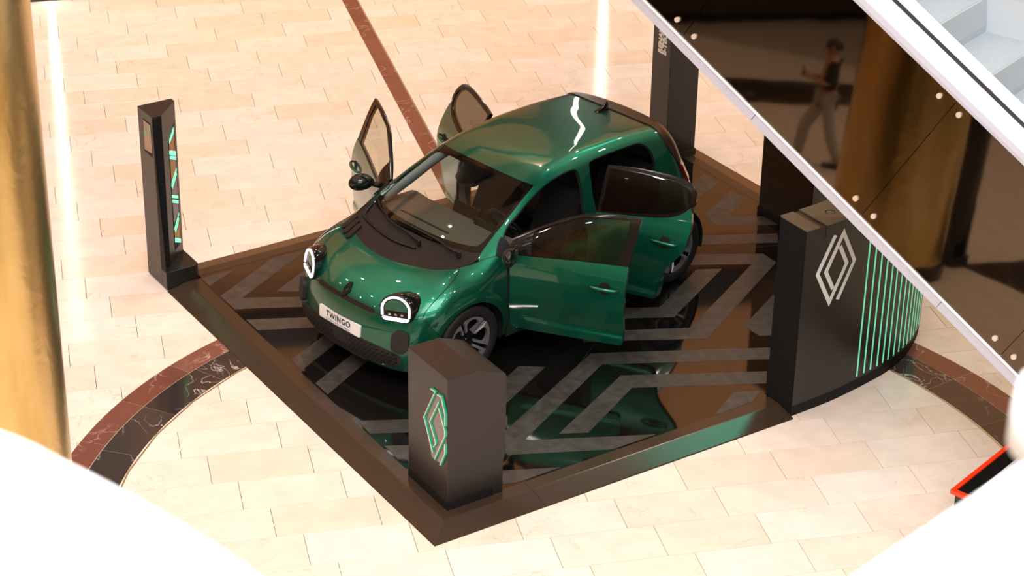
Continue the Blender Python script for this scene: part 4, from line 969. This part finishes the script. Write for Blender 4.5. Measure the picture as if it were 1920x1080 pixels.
tag(mb.build('grille_slots', M['matte'], grl), kind='stuff')
fpatch('radar_cover', [(.02 + y, z) for y, z in rrect(0, .315, .078, .055, .02)], M['grille'], .010, .01, parent=grl)
for mi in (False, True):
    pd = panel('bumper_pod', 'fcyl', rfront([(.618 + y, .455 + z) for y, z in rrect(0, 0, .064, .094, .05)]), M['grille'], step=.02, off=.03, rim=.04, mirror=mi, key='pod')
# emblem on the bonnet
ec = rtop([(.612, 0)])[0]; en_ = grad(ec[None])[0]; ex_ = np.array([0, 1., 0]); ey_ = np.cross(en_, ex_); ey_ = ey_ if ey_[2] > 0 else -ey_
mb = MB()
for path in LOGO:
    for q in stroke(path, .085):
        P = [(x*.055, y*.062) for x, y in q]
        v = [ec + ex_*x + ey_*y + en_*(o - .004*(abs(x)+abs(y))*2) for o in (.010, -.004) for x, y in P]; mb.add(v, [(0, 1, 2, 3), (7, 6, 5, 4)] + [(i, 4+i, 4+(i+1) % 4, (i+1) % 4) for i in range(4)])
mb.build('bonnet_emblem', M['plastic'], car)
# headlamps
def headlamp(sgn):
    A_ = np.array([.610, .438, .630]); B_ = np.array([.505, .672, .648]); T_ = np.array([.522, .561, .824])
    u = (B_ - A_)/np.linalg.norm(B_ - A_); n = np.cross(u, T_ - A_); n /= np.linalg.norm(n); v = np.cross(n, u); v = v if v[2] > 0 else -v
    O = (A_ + B_)/2 + n*.012; hw = .128
    def dshape(k, drop=0.):   # D outline grown by k
        P = [(hw + k - .003, .024)]
        for t in np.linspace(math.radians(-6), math.radians(186), 26): P.append((math.cos(t)*(hw + k), .078 + math.sin(t)*(.112 + k)))
        P += [(-hw - k + .003, .026), (-hw - k*.6 + .012, .002 - k*.5), (-hw + .035, -.008 - k), (hw - .035, -.012 - k), (hw + k*.6 - .012, -.002 - k*.5)]; return P
    W3 = lambda p, o: (O + u*p[0] + v*p[1] + n*o) * [1, sgn, 1]
    # housing, swept back into the bonnet
    F_ = dshape(.016); back = np.array([-1., .06, .03]); mb = MB(); rings = []
    for d_, k_, sk in ((.004, .016, 1.), (0, .019, 1.), (.0, .019, 1.), (-.06, .018, .98), (-.13, .012, .92), (-.19, -.004, .78), (-.23, -.03, .5)):
        P = dshape(k_); c_ = np.array([0, .06]); R_ = []
        for p in P:
            q = c_ + (np.array(p) - c_)*sk; w_ = O + u*q[0] + v*q[1] + (n*d_ if d_ >= 0 else back*(-d_)); R_.append(w_ * [1, sgn, 1])
        rings.append(R_)
    k = len(F_); mb.v = [tuple(p) for R_ in rings for p in R_]; mb.f = [(i*k+j, i*k+(j+1) % k, (i+1)*k+(j+1) % k, (i+1)*k+j) for i in range(len(rings)-1) for j in range(k)] + [tuple(range((len(rings)-1)*k, len(rings)*k))]
    mb.f += [tuple(range(k))]; mb.m = [0]*len(mb.f); h = mb.build('headlamp', M['black_gloss'], car, angle=40)
    ring = MB(); a_, b_ = dshape(.003), dshape(-.014); N_ = len(a_)
    gapi = {26, 25}
    mid = [((p[0]+q[0])/2, (p[1]+q[1])/2) for p, q in zip(a_, b_)]
    def band(ids, nm):
        r_ = MB(); P = []
        for i in ids: P.append((W3(a_[i % N_], .006), W3(a_[i % N_], .016), W3(b_[i % N_], .016), W3(b_[i % N_], .004)))
        vv = [tuple(x) for q in P for x in q]; r_.add(vv, [(i*4+j, i*4+j+1, (i+1)*4+j+1, (i+1)*4+j) for i in range(len(P)-1) for j in range(3)]); return r_.build(nm, M['drl'], h, angle=60)
    band(range(0, 28), 'light_ring')
    bar = MB(); q = [(-hw + .008, .006), (-hw + .030, -.013), (hw - .030, -.017), (hw - .008, .0), (hw - .010, .012), (-hw + .010, .016)]
    bar.add([W3(p, .006) for p in q] + [W3(p, .016) for p in q], [(5, 4, 3, 2, 1, 0), tuple(range(6, 12))] + [(i, (i+1) % 6, 6+(i+1) % 6, 6+i) for i in range(6)]); bar.build('light_bar', M['drl'], h)
    rf = MB(); P = [p for p in dshape(-.026) if p[1] > .055]; P = [(-hw+.03, .05)] + P[::-1] + [(hw-.03, .05)] if False else sorted(P, key=lambda p: math.atan2(p[1] - .06, p[0]))
    rf.add([W3(p, .0065) for p in P], [tuple(range(len(P)))]); rf.build('reflector', M['paint'], h)
    lm = MB(); P = rrect(0, .040, .095, .020, .018); lm.add([W3(p, .0085) for p in P], [tuple(range(len(P)))]); lm.build('lamp_module', M['frit'], h)
    for xx in (-.055, .0, .055):
        lm = MB(); P = [(xx + .012*math.cos(t), .040 + .011*math.sin(t)) for t in np.linspace(0, 2*math.pi, 15)[:-1]]; lm.add([W3(p, .0105) for p in P] + [W3((xx, .040), .015)], [(i, (i+1) % 14, 14) for i in range(14)]); lm.build('lens', M['chrome'], h, smooth=True)
headlamp(1); headlamp(-1)
# roof antenna
ac = rtop([(-2.33, 0)])[0]; mb = MB(); pr = [(.09, 0), (.06, .020), (-.02, .045), (-.075, .080), (-.085, .075), (-.08, 0)]
v = []
for x, z in pr:
    w_ = .022*(1 - z/.10) if z < .07 else .005; v += [(ac[0] + x, w_, ac[2] - .006 + z - x*.0), (ac[0] + x, -w_, ac[2] - .006 + z)]
mb.add(v, [(2*i, 2*i+1, 2*((i+1) % 6)+1, 2*((i+1) % 6)) for i in range(6)] + [tuple(range(0, 12, 2)), tuple(range(11, -1, -2))]); mb.build('roof_antenna', M['black_gloss'], car, angle=50, bevel=.004)
# black piece at the foot of the screen pillar
for mi in (False, True):
    panel('pillar_foot_trim', 'rad', rs(crv([(-.335, .985), (-.385, 1.04), (-.45, 1.085), (-.475, 1.06), (-.47, 1.0), (-.43, .97), (-.37, .965), (-.335, .985)])), M['matte'], step=.02, off=.010, rim=.02, mirror=mi, key='pft')

# --- doors
HF, HR = -.440, -1.480
FB = [(-.446, .975), (-.641, .989), (-1.049, 1.014), (-1.461, 1.033)]           # waist line of the front door
front_skin = np.vstack([rs(dens(crv(FB))), rs(dens([(-1.461, 1.033), (-1.459, .913), (-1.454, .77), (-1.452, .57), (-1.454, .36), (-1.440, .335)])), rs(dens([(-1.42, .330), (-1.1, .325), (-.52, .318), (-.478, .33)])), rs(dens([(-.474, .36), (-.472, .58), (-.455, .87), (-.446, .975)]))])
f_top = crv([(-.452, 1.085), (-.608, 1.174), (-.844, 1.286), (-.95, 1.330), (-1.047, 1.358), (-1.186, 1.380), (-1.325, 1.391), (-1.505, 1.396)])
front_frame = np.vstack([rs(dens(crv(FB)))[::-1], rs(dens([(-.447, .985), (-.450, 1.075)])), rs(dens(f_top)), rs(dens([(-1.503, 1.385), (-1.488, 1.218), (-1.462, 1.045)]))])
front_glass = rs(dens(np.vstack([[(-.632, 1.006), (-.621, 1.160)], crv([(-.640, 1.176), (-.845, 1.268), (-.952, 1.312), (-1.049, 1.338), (-1.261, 1.363), (-1.412, 1.367)]), [(-1.418, 1.257), (-1.390, 1.154), (-1.362, 1.040)], crv([(-1.355, 1.034), (-1.047, 1.024), (-.645, 1.000)])])))
RB = [(-1.470, 1.010), (-1.623, 1.025), (-1.86, 1.047), (-2.06, 1.076), (-2.17, 1.108), (-2.235, 1.145), (-2.280, 1.192)]
r_rear = [(-2.280, 1.192), (-2.306, 1.14), (-2.320, 1.048), (-2.315, .964), (-2.290, .851), (-2.215, .745), (-2.145, .654), (-2.108, .559), (-2.084, .444), (-2.062, .355)]
rear_skin = np.vstack([rs(dens(crv(RB))), rs(dens(crv(r_rear)))[1:], rs(dens([(-2.04, .338), (-1.52, .330), (-1.480, .35)])), rs(dens([(-1.478, .38), (-1.474, .8), (-1.470, 1.010)]))])
r_top = [(-1.488, 1.384), (-1.62, 1.396), (-1.77, 1.402), (-2.006, 1.402), (-2.148, 1.393), (-2.237, 1.369), (-2.290, 1.325), (-2.315, 1.268), (-2.312, 1.215), (-2.285, 1.190)]
rear_frame = np.vstack([rs(dens(crv(RB)))[::-1], rs(dens([(-1.472, 1.02), (-1.486, 1.372)])), rs(dens(crv(r_top)))])
rear_glass = rs(dens(np.vstack([[(-1.500, 1.030), (-1.512, 1.350)], crv([(-1.530, 1.362), (-1.786, 1.368), (-2.021, 1.364), (-2.150, 1.350), (-2.235, 1.317), (-2.272, 1.258), (-2.258, 1.195), (-2.200, 1.150), (-2.08, 1.108), (-1.90, 1.076), (-1.70, 1.052), (-1.510, 1.026)])])))
def opener(hx, ang, sgn):
    t = -math.radians(ang)*sgn; c, s_ = math.cos(t), math.sin(t)
    def f(P, N):
        d = P - [hx, sgn*.80, 0]; Q = np.stack([hx + c*d[:, 0] - s_*d[:, 1], sgn*.80 + s_*d[:, 0] + c*d[:, 1], P[:, 2]], -1)
        return Q, np.stack([c*N[:, 0] - s_*N[:, 1], s_*N[:, 0] + c*N[:, 1], N[:, 2]], -1)
    return f
def xpts(P, f, sgn):
    P = np.array(P, float) * [1, sgn, 1]; return f(P, np.zeros_like(P))[0]
def handle(hx0, hx1, hz, f, sgn, parent):
    cx = (hx0 + hx1)/2 - .005
    L = [(cx + .052*math.cos(t), hz + .052*math.sin(t)) for t in np.linspace(0, 2*math.pi, 25)[:-1]]
    key = 'hp%.2f' % hx0
    panel('handle_recess', 'rad', rs(L), M['matte'], parent, step=.02, off=.0015, rim=0, xf=f, mirror=sgn < 0, key=key)
    mb = MB(); n = 14; xs_ = np.linspace(hx0, hx1, n); P = rs([(x, hz) for x in xs_]); N_ = grad(P)
    rad = [.007 + .010*math.sin(math.pi*min(1, max(0, (i + .6)/(n + .2)))) ** .6 for i in range(n)]
    C_ = [P[i] + N_[i]*(.006 + .034*math.sin(math.pi*i/(n-1)) ** .55) for i in range(n)]
    mb.tube(xpts(C_, f, sgn), rad, 10); mb.build('door_handle', M['paint'], parent, smooth=True)
def mirror_pod(f, sgn, parent):
    c = np.array([-.535, .955, 1.045]); mb = MB(); n, m_ = 14, 20; v = []
    for i in range(n+1):
        t = math.pi*i/n
        for j in range(m_):
            a = 2*math.pi*j/m_; x, y, z = math.cos(t), math.sin(t)*math.cos(a), math.sin(t)*math.sin(a)
            sx = .085 if x > 0 else .035                     # flat towards the rear, domed to the front
            q = np.array([x*sx, y*.115*(1 - .12*z), z*.078*(1 + .12*y)]); v.append(c + q)
    mb.add(xpts(v, f, sgn), [(i*m_+j, i*m_+(j+1) % m_, (i+1)*m_+(j+1) % m_, (i+1)*m_+j) for i in range(n) for j in range(m_)]); o = mb.build('wing_mirror', M['black_gloss'], parent, smooth=True)
    mb = MB(); mb.tube(xpts([(-.50, .79, 1.005), (-.515, .83, 1.008), (-.53, .87, 1.02)], f, sgn), [.03, .024, .022], 10); mb.build('mirror_stalk', M['plastic'], parent, smooth=True)
def door(kind, sgn, ang):
    hx = HF if kind == 'f' else HR; f = opener(hx, ang, sgn); mi = sgn < 0
    skin_, frame_, glass_ = (front_skin, front_frame, front_glass) if kind == 'f' else (rear_skin, rear_frame, rear_glass)
    nm = 'front_door' if kind == 'f' else 'rear_door'
    d = panel(nm, 'rad', skin_, M['paint'], step=.028, rim=.05, inner=M['cabin'], xf=f, mirror=mi, key=nm)
    panel('window_frame', 'rad', frame_, M['frit'], d, holes=[glass_], step=.04, off=-.004, rim=.035, inner=M['cabin'], xf=f, mirror=mi, key=nm+'fr')
    panel('window_glass', 'rad', glass_, M['side_glass'] if kind == 'f' else M['privacy'], d, step=.06, off=-.010, rim=0, xf=f, mirror=mi, key=nm+'gl')
    if kind == 'f': handle(-1.155, -1.405, .836, f, sgn, d); mirror_pod(f, sgn, d)
    else: handle(-1.99, -2.235, .890, f, sgn, d)
door('f', 1, 63); door('r', 1, 69); door('f', -1, 63); door('r', -1, 66)
# ---------------------------------------------------------------- near parapets of the camera's own gallery, and the low red-rimmed board
def arcP(P, k=8): return [tuple(p) for p in crv(P, k)]
pz = 7.4
e_ = arcP([(-1.10, 2.86), (-.90, 2.80), (-.68, 2.705), (-.57, 2.625), (-.46, 2.535), (-.35, 2.435), (-.26, 2.34), (-.14, 2.18), (-.05, 2.0)])
t = empty('gallery_parapet', (0, 0, 0)); tag(t, 'blurred white curved parapet top close to the camera, bottom left', 'parapet')
mb = MB(); mb.prism(e_ + [(-.55, 1.6), (-1.3, 2.3)], pz - .10, pz); mb.build('coping', M['parapet'], t, bevel=.012)
mb = MB(); mb.prism([(x - .06, y - .06) for x, y in e_] + [(-.50, 1.66), (-1.22, 2.3)], pz - .9, pz - .10); mb.build('wall_face', M['parapet'], t)
t = empty('gallery_parapet', (0, 0, 0)); tag(t, 'blurred white straight parapet close to the camera, bottom right', 'parapet')
d_ = np.array([.788 - .540, 2.608 - 2.367]); d_ /= np.linalg.norm(d_); n_ = np.array([d_[1], -d_[0]]); p0 = np.array([.540, 2.367]) - d_*.6; p1 = np.array([.788, 2.608]) + d_*.06
Q = [tuple(p0), tuple(p1), tuple(p1 + n_*.42), tuple(p0 + n_*.42)]
mb = MB(); mb.prism(Q, pz - .08, pz); mb.build('coping', M['parapet'], t, bevel=.01)
mb = MB(); mb.prism([tuple(np.array(q) + n_*.03*(1 if i < 2 else -1)) for i, q in enumerate(Q)], pz - .9, pz - .08); mb.build('wall_face', M['parapet'], t)
mb = MB(); c_ = np.array([.925, 2.735]); mb.lathe([(0, .06), (.07, .058), (.095, .04), (.10, .0), (.10, -.06), (0, -.07)], lambda x, y, h: (c_[0] + x, c_[1] + y, pz + .02 + h), 36); mb.build('post_cap', M['parapet'], t, smooth=True)

bx = empty('floor_board', (3.50, 12.83, 0)); tag(bx, 'low black board with a bright red rim, standing on the paving at bottom right', 'board')
u_ = np.array([.667, .745]); v_ = np.array([.745, -.667])
fr = lambda a, b, z: (u_[0]*a + v_[0]*b, u_[1]*a + v_[1]*b, z)
mb = MB(); mb.prism([(.03, .03), (1.5, .03), (1.5, .6), (.03, .6)], 0, .585, fr); mb.build('body', M['dark_wall'], bx)
for P in ([(0, 0), (1.53, 0), (1.53, .034), (.034, .034)], [(0, 0), (.034, .034), (.034, .585), (0, .63)], [(0, .63), (.034, .585), (1.53, .585), (1.53, .63)]):
    mb = MB(); mb.prism(P, .565, .60, fr); mb.build('rim', M['red_rim'], bx, bevel=.004)
mb = MB(); mb.prism([(.034, .034), (1.53, .034), (1.53, .585), (.034, .585)], .57, .588, fr); mb.build('top_panel', M['black_gloss'], bx)
mb = MB(); mb.prism([(.10, .145), (1.5, .145), (1.5, .18), (.10, .18)], .588, .594, fr); mb.build('pale_bar', M['trim_white'], bx)

# ---------------------------------------------------------------- visitor who shows only as a mirror image in the escalator side
PX, PY, PYAW = -7.0, 8.42, math.radians(112)
per = empty('person', (PX, PY, 0), PYAW); tag(per, 'person in dark shirt and grey trousers holding a phone, mirrored in the escalator side', 'person')
def skin_mesh(name, V, E, R, m, parent, sub=1):
    me = bpy.data.meshes.new(name); me.from_pydata([tuple(v) for v in V], E, []); o = bpy.data.objects.new(name, me); COL.objects.link(o)
    md = o.modifiers.new('Skin', 'SKIN'); md.use_smooth_shade = True
    for i, r in enumerate(R):
        sv = me.skin_vertices[0].data[i]; sv.radius = (r, r) if not isinstance(r, tuple) else r; sv.use_root = (i == 0)
    s_ = o.modifiers.new('Sub', 'SUBSURF'); s_.levels = sub; s_.render_levels = sub
    dg = bpy.context.evaluated_depsgraph_get(); m2 = bpy.data.meshes.new_from_object(o.evaluated_get(dg)); bpy.data.objects.remove(o)
    m2.materials.clear(); m2.materials.append(m); m2.polygons.foreach_set('use_smooth', [True]*len(m2.polygons)); m2.name = name
    return link(bpy.data.objects.new(name, m2), parent)
# joints: x forward, y left, z up
J = dict(pel=(0, 0, .90), wai=(.0, 0, 1.03), che=(.01, 0, 1.22), neb=(.0, 0, 1.38), nek=(.03, 0, 1.44), hea=(.055, 0, 1.53), top=(.05, 0, 1.61))
for s_, n in ((1, 'l'), (-1, 'r')):
    st_ = .16*s_
    J.update({'hip'+n: (0, .09*s_, .86), 'kne'+n: (.06 + st_*.9, .10*s_, .48), 'ank'+n: (-.02 + st_*1.5, .10*s_, .085), 'toe'+n: (.13 + st_*1.5, .11*s_, .03),
              'sho'+n: (.0, .18*s_, 1.34), 'elb'+n: (.05, .22*s_, 1.08), 'wri'+n: (.27, .10*s_, 1.13)})
def chain(keys, rad, ext=()):
    ids = {k: i for i, k in enumerate(keys)}; return [J[k] for k in keys], rad
K = ['pel', 'wai', 'che', 'neb', 'nek', 'hea', 'top', 'hipl', 'knel', 'ankl', 'toel', 'hipr', 'kner', 'ankr', 'toer', 'shol', 'elbl', 'wril', 'shor', 'elbr', 'wrir']
I = {k: i for i, k in enumerate(K)}; V = [J[k] for k in K]
R = [(.13, .10), (.125, .095), (.14, .10), (.08, .07), .052, (.078, .092), (.055, .06), .082, .055, .038, .034, .082, .055, .038, .034, .055, .040, .027, .055, .040, .027]
E_ = [('pel', 'wai'), ('wai', 'che'), ('che', 'neb'), ('neb', 'nek'), ('nek', 'hea'), ('hea', 'top')] + [(a+n, b+n) for n in 'lr' for a, b in (('hip', 'kne'), ('kne', 'ank'), ('ank', 'toe'), ('sho', 'elb'), ('elb', 'wri'))] + [('pel', 'hipl'), ('pel', 'hipr'), ('neb', 'shol'), ('neb', 'shor')]
E_ = [(I[a], I[b]) for a, b in E_]
for n, s_ in (('l', 1), ('r', -1)):           # palms and fingers closing round the phone
    w = I['wri'+n]; V.append((.315, .075*s_, 1.145)); R.append((.034, .018)); E_.append((w, len(V)-1)); pm = len(V)-1
    for k, ln in enumerate((.046, .052, .048, .038)):
        z = 1.168 - .017*k; V += [(.34, (.062 - 0*k)*s_, z), (.36, .045*s_, z), (.352, .024*s_, z)]; R += [.0085, .008, .007]; b = len(V)-3; E_ += [(pm, b), (b, b+1), (b+1, b+2)]
    V += [(.325, .055*s_, 1.185), (.34, .035*s_, 1.195)]; R += [.010, .008]; E_ += [(pm, len(V)-2), (len(V)-2, len(V)-1)]
body = skin_mesh('body', V, E_, R, M['skin'], per)
kk = ['pel', 'hipl', 'knel', 'ankl', 'hipr', 'kner', 'ankr']; ii = {k: i for i, k in enumerate(kk)}
skin_mesh('trousers', [J[k] for k in kk], [(ii[a], ii[b]) for a, b in (('pel', 'hipl'), ('hipl', 'knel'), ('knel', 'ankl'), ('pel', 'hipr'), ('hipr', 'kner'), ('kner', 'ankr'))], [(.145, .115), .100, .078, .066, .100, .078, .066], M['trousers'], per)
kk = ['wai', 'che', 'neb', 'shol', 'elbl', 'shor', 'elbr']; ii = {k: i for i, k in enumerate(kk)}; VV = [J[k] for k in kk]; VV[0] = (0, 0, .93)
skin_mesh('shirt', VV, [(ii[a], ii[b]) for a, b in (('wai', 'che'), ('che', 'neb'), ('neb', 'shol'), ('shol', 'elbl'), ('neb', 'shor'), ('shor', 'elbr'))], [(.15, .12), (.158, .118), (.095, .085), .075, .058, .075, .058], M['shirt'], per)
mb = MB(); n, m_ = 10, 16; v = []
for i in range(n+1):
    for j in range(m_):
        a = math.pi*.58*i/n; b = 2*math.pi*j/m_; v.append((.038 + .100*math.sin(a)*math.cos(b) - (.03 if math.cos(b) < 0 else 0)*math.sin(a), .088*math.sin(a)*math.sin(b), 1.545 + .105*math.cos(a)))
mb.add(v, [(i*m_+j, i*m_+(j+1) % m_, (i+1)*m_+(j+1) % m_, (i+1)*m_+j) for i in range(n) for j in range(m_)]); mb.build('hair', M['hair'], per, smooth=True)
for s_ in (1, -1):
    tx = .16*s_*1.5; mb = MB(); mb.prism([(-.06, -.04), (.10, -.045), (.20, -.03), (.215, 0), (.20, .03), (.10, .045), (-.06, .04), (-.085, 0)], 0, .07, lambda x, y, z: (tx - .03 + x*(1 - z*1.2), .10*s_ + y*(1 - z*2.), z)); mb.build('shoe', M['plastic'], per, bevel=.01)
    mb = MB(); mb.lathe([(0, .006), (.010, .003), (.013, -.004)], lambda x, y, h: (.128 + h, .031*s_ + x, 1.548 + y), 10); mb.build('eye', M['ink'], per, smooth=True)
mb = MB(); mb.prism([(.125, -.012), (.155, 0), (.125, .012)], 1.505, 1.545); mb.build('nose', M['skin'], per, bevel=.003)
mb = MB(); mb.box((.128, 0, 1.482), (.006, .024, .005)); mb.build('mouth', M['red_stone'], per, bevel=.002)
for s_ in (1, -1):
    mb = MB(); mb.box((.05, .083*s_, 1.53), (.016, .008, .028)); mb.build('ear', M['skin'], per, bevel=.006)
ph = empty('phone', (PX, PY, 0), PYAW); tag(ph, "small black phone held in the mirrored person's hands", 'phone')
mb = MB(); mb.box((.372, 0, 1.185), (.004, .042, .075)); mb.build('case', M['plastic'], ph, bevel=.003)
mb = MB(); mb.box((.3675, 0, 1.185), (.001, .038, .070)); mb.build('screen', M['black_gloss'], ph)

# things further off that only the mirror side shows: a shop counter front and a plinth
sf = empty('shop_counter', (-17.5, 4.5, 0), math.radians(-20)); tag(sf, 'long brown shop counter with a dark recess, mirrored at the top of the escalator side', 'counter')
mb = MB(); mb.prism([(-.5, -5), (.5, -5), (.5, 5), (-.5, 5)], .12, 1.5); mb.build('body', M['frame'], sf, bevel=.03)
mb = MB(); mb.prism([(-.45, -4.9), (.44, -4.9), (.44, 4.9), (-.45, 4.9)], 0, .12); mb.build('plinth', M['matte'], sf)
mb = MB(); mb.prism([(-.55, -5.05), (.55, -5.05), (.55, 5.05), (-.55, 5.05)], 1.5, 1.56); mb.build('worktop', M['frame'], sf, bevel=.01)
wl = mesh_obj('wall_left', [(-24, -8, 0), (-24, 34, 0), (-24, 34, 13.7), (-24, -8, 13.7), (-24.4, -8, 0), (-24.4, 34, 0), (-24.4, 34, 13.7), (-24.4, -8, 13.7)], [(0, 1, 2, 3), (7, 6, 5, 4), (0, 3, 7, 4), (1, 5, 6, 2), (3, 2, 6, 7), (0, 4, 5, 1)], M['bronze_wall']); tag(wl, kind='structure')
